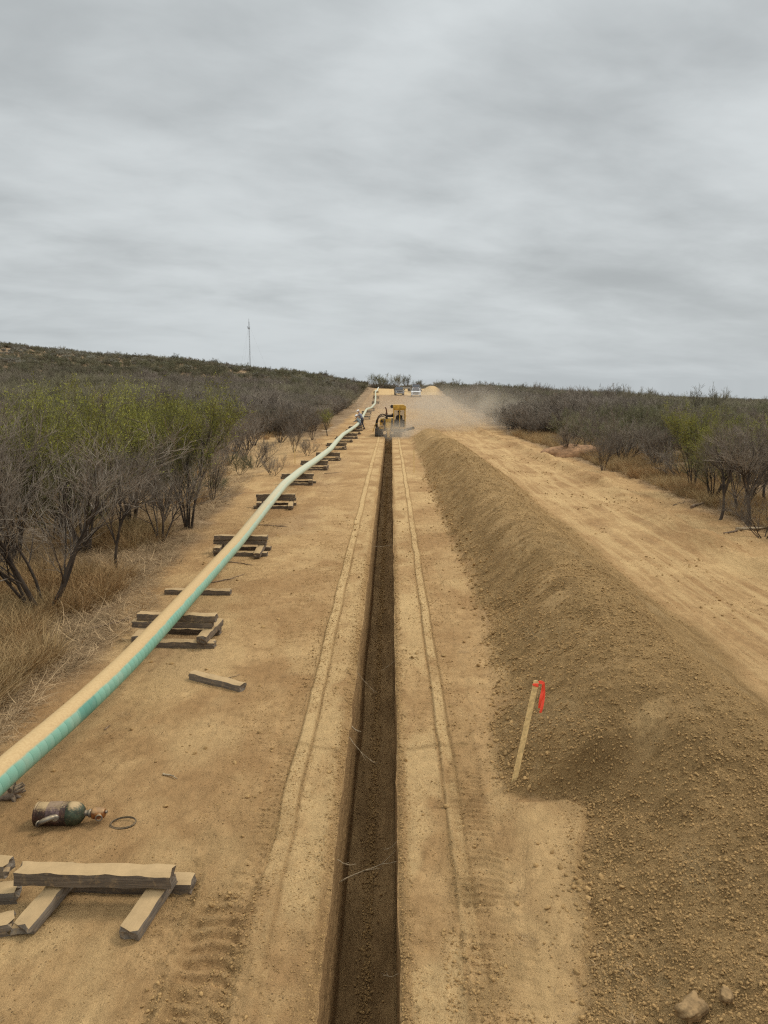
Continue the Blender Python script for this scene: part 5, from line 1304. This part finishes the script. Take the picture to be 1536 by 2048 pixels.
# ------------------------------------------------------------------ vehicles
def pickup(label, x, y_, z, paint, rz=0., kind='truck', roof=1.0):
    e = empty('pickup_truck', (x, y_, z), (0, 0, rz)); tag(e, label, 'pickup truck')
    Wd = 1.96
    m = MB()   # front faces -Y
    m.poly([Vector((-Wd/2, a, b)) for a, b in ((0, .48), (0, 1.02), (.12, 1.12), (1.35, 1.20), (1.45, 1.22), (5.55, 1.22), (5.65, 1.15), (5.65, .55))], Vector((Wd, 0, 0)))
    bmesh.ops.bevel(m.bm, geom=m.bm.edges[:], offset=.05, segments=2, affect='EDGES'); m.build('body', paint, e)
    m = MB(); vs = [(-.90, 1.40, 1.20), (.90, 1.40, 1.20), (.90, 3.70, 1.20), (-.90, 3.70, 1.20), (-.72, 2.15, 1.88), (.72, 2.15, 1.88), (.72, 3.45, 1.88), (-.72, 3.45, 1.88)]
    v_ = [m.bm.verts.new(p_) for p_ in vs]
    for f in ((0, 1, 5, 4), (1, 2, 6, 5), (2, 3, 7, 6), (3, 0, 4, 7), (4, 5, 6, 7)): m.bm.faces.new([v_[i] for i in f])
    bmesh.ops.bevel(m.bm, geom=[ed for ed in m.bm.edges], offset=.06, segments=2, affect='EDGES'); m.build('cabin', paint, e)
    m = MB(); a = math.atan2(.75, .68)
    m.poly([Vector((-.80, 1.44, 1.26)), Vector((.80, 1.44, 1.26)), Vector((.655, 2.05, 1.80)), Vector((-.655, 2.05, 1.80))], Vector((0, -.03, .025))); m.build('windshield', WGL, e)
    for s_ in (-1, 1):
        m = MB(); m.poly([Vector((s_*.90, 1.65, 1.27)), Vector((s_*.90, 3.5, 1.27)), Vector((s_*.755, 3.35, 1.78)), Vector((s_*.755, 2.2, 1.78))], Vector((s_*.02, 0, .01))); m.build('side_window', WGL, e)
    m = MB(); m.box((0, -.02, .86), (1.16, .05, .32), bev=.02); g_ = m.build('grille', flat('grille_black', (.03, .03, .032), .4), e)
    m = MB()
    for k in range(3): m.box((0, -.05, .77+.09*k), (1.12, .02, .022))
    m.build('grille_bar', flat('chrome', (.55, .55, .56), .25, .9), g_)
    m = MB(); m.box((0, -.10, .55), (1.94, .22, .24), bev=.04); m.build('bumper', paint if kind == 'white' else flat('chrome', (.55, .55, .56), .25, .9), e)
    m = MB(); m.box((0, -.17, .47), (1.0, .1, .14)); m.build('lower_intake', flat('grille_black', (.03, .03, .032), .4), e)
    for s_ in (-1, 1):
        m = MB(); m.box((s_*.76, -.02, .88), (.34, .06, .24), bev=.02); m.build('headlight', flat('lamp_glass', (.45, .47, .5), .15, 0), e)
        m = MB(); m.box((s_*1.14, 1.75, 1.28), (.24, .10, .24), bev=.03); m.box((s_*1.0, 1.76, 1.24), (.14, .05, .05)); m.build('mirror', flat('grille_black', (.03, .03, .032), .4), e)
        for yy in (.95, 4.55):
            m = MB(); m.cyl((s_*.72, yy, .39), (s_*.99, yy, .39), .39, n=22); wh = m.build('wheel', BLK, e)
            m = MB(); m.cyl((s_*.985, yy, .39), (s_*1.0, yy, .39), .22, n=16); m.build('rim', flat('rim_metal', (.4, .4, .42), .35, .8), wh)
    m = MB(); m.box((0, 2.1, 1.87), (.9, .04, .03)); m.build('roof_lights', flat('amber', (.4, .16, .03), .4), e)
    return e
def putv(px, py, D): 
    return (px-782)/F*D, D, float(height((px-782)/F*D, D))-.02
GRN = flat('dark_teal_paint', (.030, .050, .062), .35, var=.2, dust=.25); WHT = flat('white_paint', (.78, .79, .80), .35, var=.05, dust=.12)
x, y_, z = putv(799.5, 790, 163); pickup('dark blue-green pickup parked at the far crest, left of the white one', x, y_, z, GRN, R(3))
x, y_, z = putv(831, 793, 153); pickup('white pickup parked at the far crest facing the camera', x, y_, z, WHT, R(-2), 'white')
x, y_, z = putv(834, 780, 178); pickup('dark vehicle mostly hidden behind the white pickup at the crest', x, y_, z+.15, flat('charcoal_paint', (.04, .045, .055), .35), R(6))
# flatbed trailer seen edge-on between the trucks
e = empty('flatbed_trailer', ((814-782)/F*190, 190, float(height(4, 190)))); tag(e, 'low flatbed trailer on the pale ground between the dark and the white pickup', 'trailer')
m = MB(); m.box((0, 0, .85), (4.2, 2.0, .16)); m.build('bed', flat('pale_deck', (.45, .44, .40), .7), e)
for s_ in (-1, 1):
    m = MB(); m.cyl((s_*.9-.5, -.95, .38), (s_*.9-.5, -.7, .38), .36, n=16); m.build('wheel', BLK, e)
m = MB(); m.box((2.6, 0, .72), (1.1, .12, .1)); m.build('drawbar', DRK, e)

# ------------------------------------------------------------------ mast
D = 560; xm_ = (505-782)/F*D; zb = float(macro(xm_, D)); zt_m = 3.8+(762-648)/F*D; e = empty('radio_mast', (xm_, D, zb)); tag(e, 'tall thin grey radio mast standing behind the hill on the left', 'radio mast')
GM = flat('mast_grey', (.20, .21, .215), .6, var=.1); Hm = zt_m-zb; m = MB(); q3 = [(.34*math.cos(a), .34*math.sin(a)) for a in (0.3, 2.4, 4.5)]
for a, b in q3: m.cyl((a, b, 0), (a, b, Hm), .075, n=5)
k = 0.
while k < Hm-1.2:
    for i in range(3): a, b = q3[i], q3[(i+1) % 3]; m.cyl((a[0], a[1], k), (b[0], b[1], k+1.2), .035, n=3)
    k += 1.2
m.build('lattice', GM, e)
m = MB(); m.cyl((0, 0, Hm-5.5), (0, 0, Hm-4), .5, n=8); m.cyl((-.9, 0, Hm-5.2), (-1.2, 0, Hm-3.4), .15, n=6); m.cyl((0, 0, Hm), (0, 0, Hm+2), .10, n=6); m.build('antenna', GM, e)
for i, (a, b) in enumerate(q3):
    m = MB()
    for hh_, rr_ in ((.95, 26), (.6, 18)): m.cyl((a, b, Hm*hh_), (a*rr_/.45, b*rr_/.45, 0), .018, n=3)
    m.build('guy_wire', GM, e)

# ------------------------------------------------------------------ dust thrown up by the trencher
def dust(name, c, s, dens, label, scale=.25, seed=0., thr=(.35, .70)):
    bm = bmesh.new(); bmesh.ops.create_icosphere(bm, subdivisions=3, radius=1)
    me = bpy.data.meshes.new(name); bm.to_mesh(me); bm.free(); o = bpy.data.objects.new(name, me); link(o); o.location = c; o.scale = s; tag(o, label, 'dust cloud', None, 'stuff')
    m = bpy.data.materials.new(name); m.use_nodes = True; m.node_tree.nodes.clear(); t = NT(m.node_tree); out = t.new('ShaderNodeOutputMaterial'); v = t.new('ShaderNodeVolumePrincipled')
    v.inputs['Color'].default_value = (.80, .70, .56, 1); v.inputs['Anisotropy'].default_value = .2
    tc = t.new('ShaderNodeTexCoord').outputs['Object']; ln = t.new('ShaderNodeVectorMath'); ln.operation = 'LENGTH'; t.l.new(tc, ln.inputs[0])
    pos = t.new('ShaderNodeNewGeometry').outputs['Position']; n_ = t.noise(t.mapping(pos, (1, .5, 1), loc=(seed, 0, 0)), scale, 3, .6, .5)
    f = t.math('MULTIPLY', t.ramp(ln.outputs['Value'], 1.0, .15), t.ramp(n_, *thr)); t.l.new(t.math('MULTIPLY', f, dens), v.inputs['Density'])
    t.l.new(v.outputs[0], out.inputs[1]); me.materials.append(m); m.volume_intersection_method = 'FAST' if hasattr(m, 'volume_intersection_method') else None
    return o
dust('dust_cloud', (5.6, 68, .9), (10.0, 10, 3.1), .19, 'pale drifting dust over the road right of the trencher', .28, 2., (.30, .62))
dust('dust_cloud', (.7, 56.6, .05), (2.2, 4.6, 1.1), .40, 'denser dust puffing from under the trencher and over the trench end', .8, 5., (.28, .62))
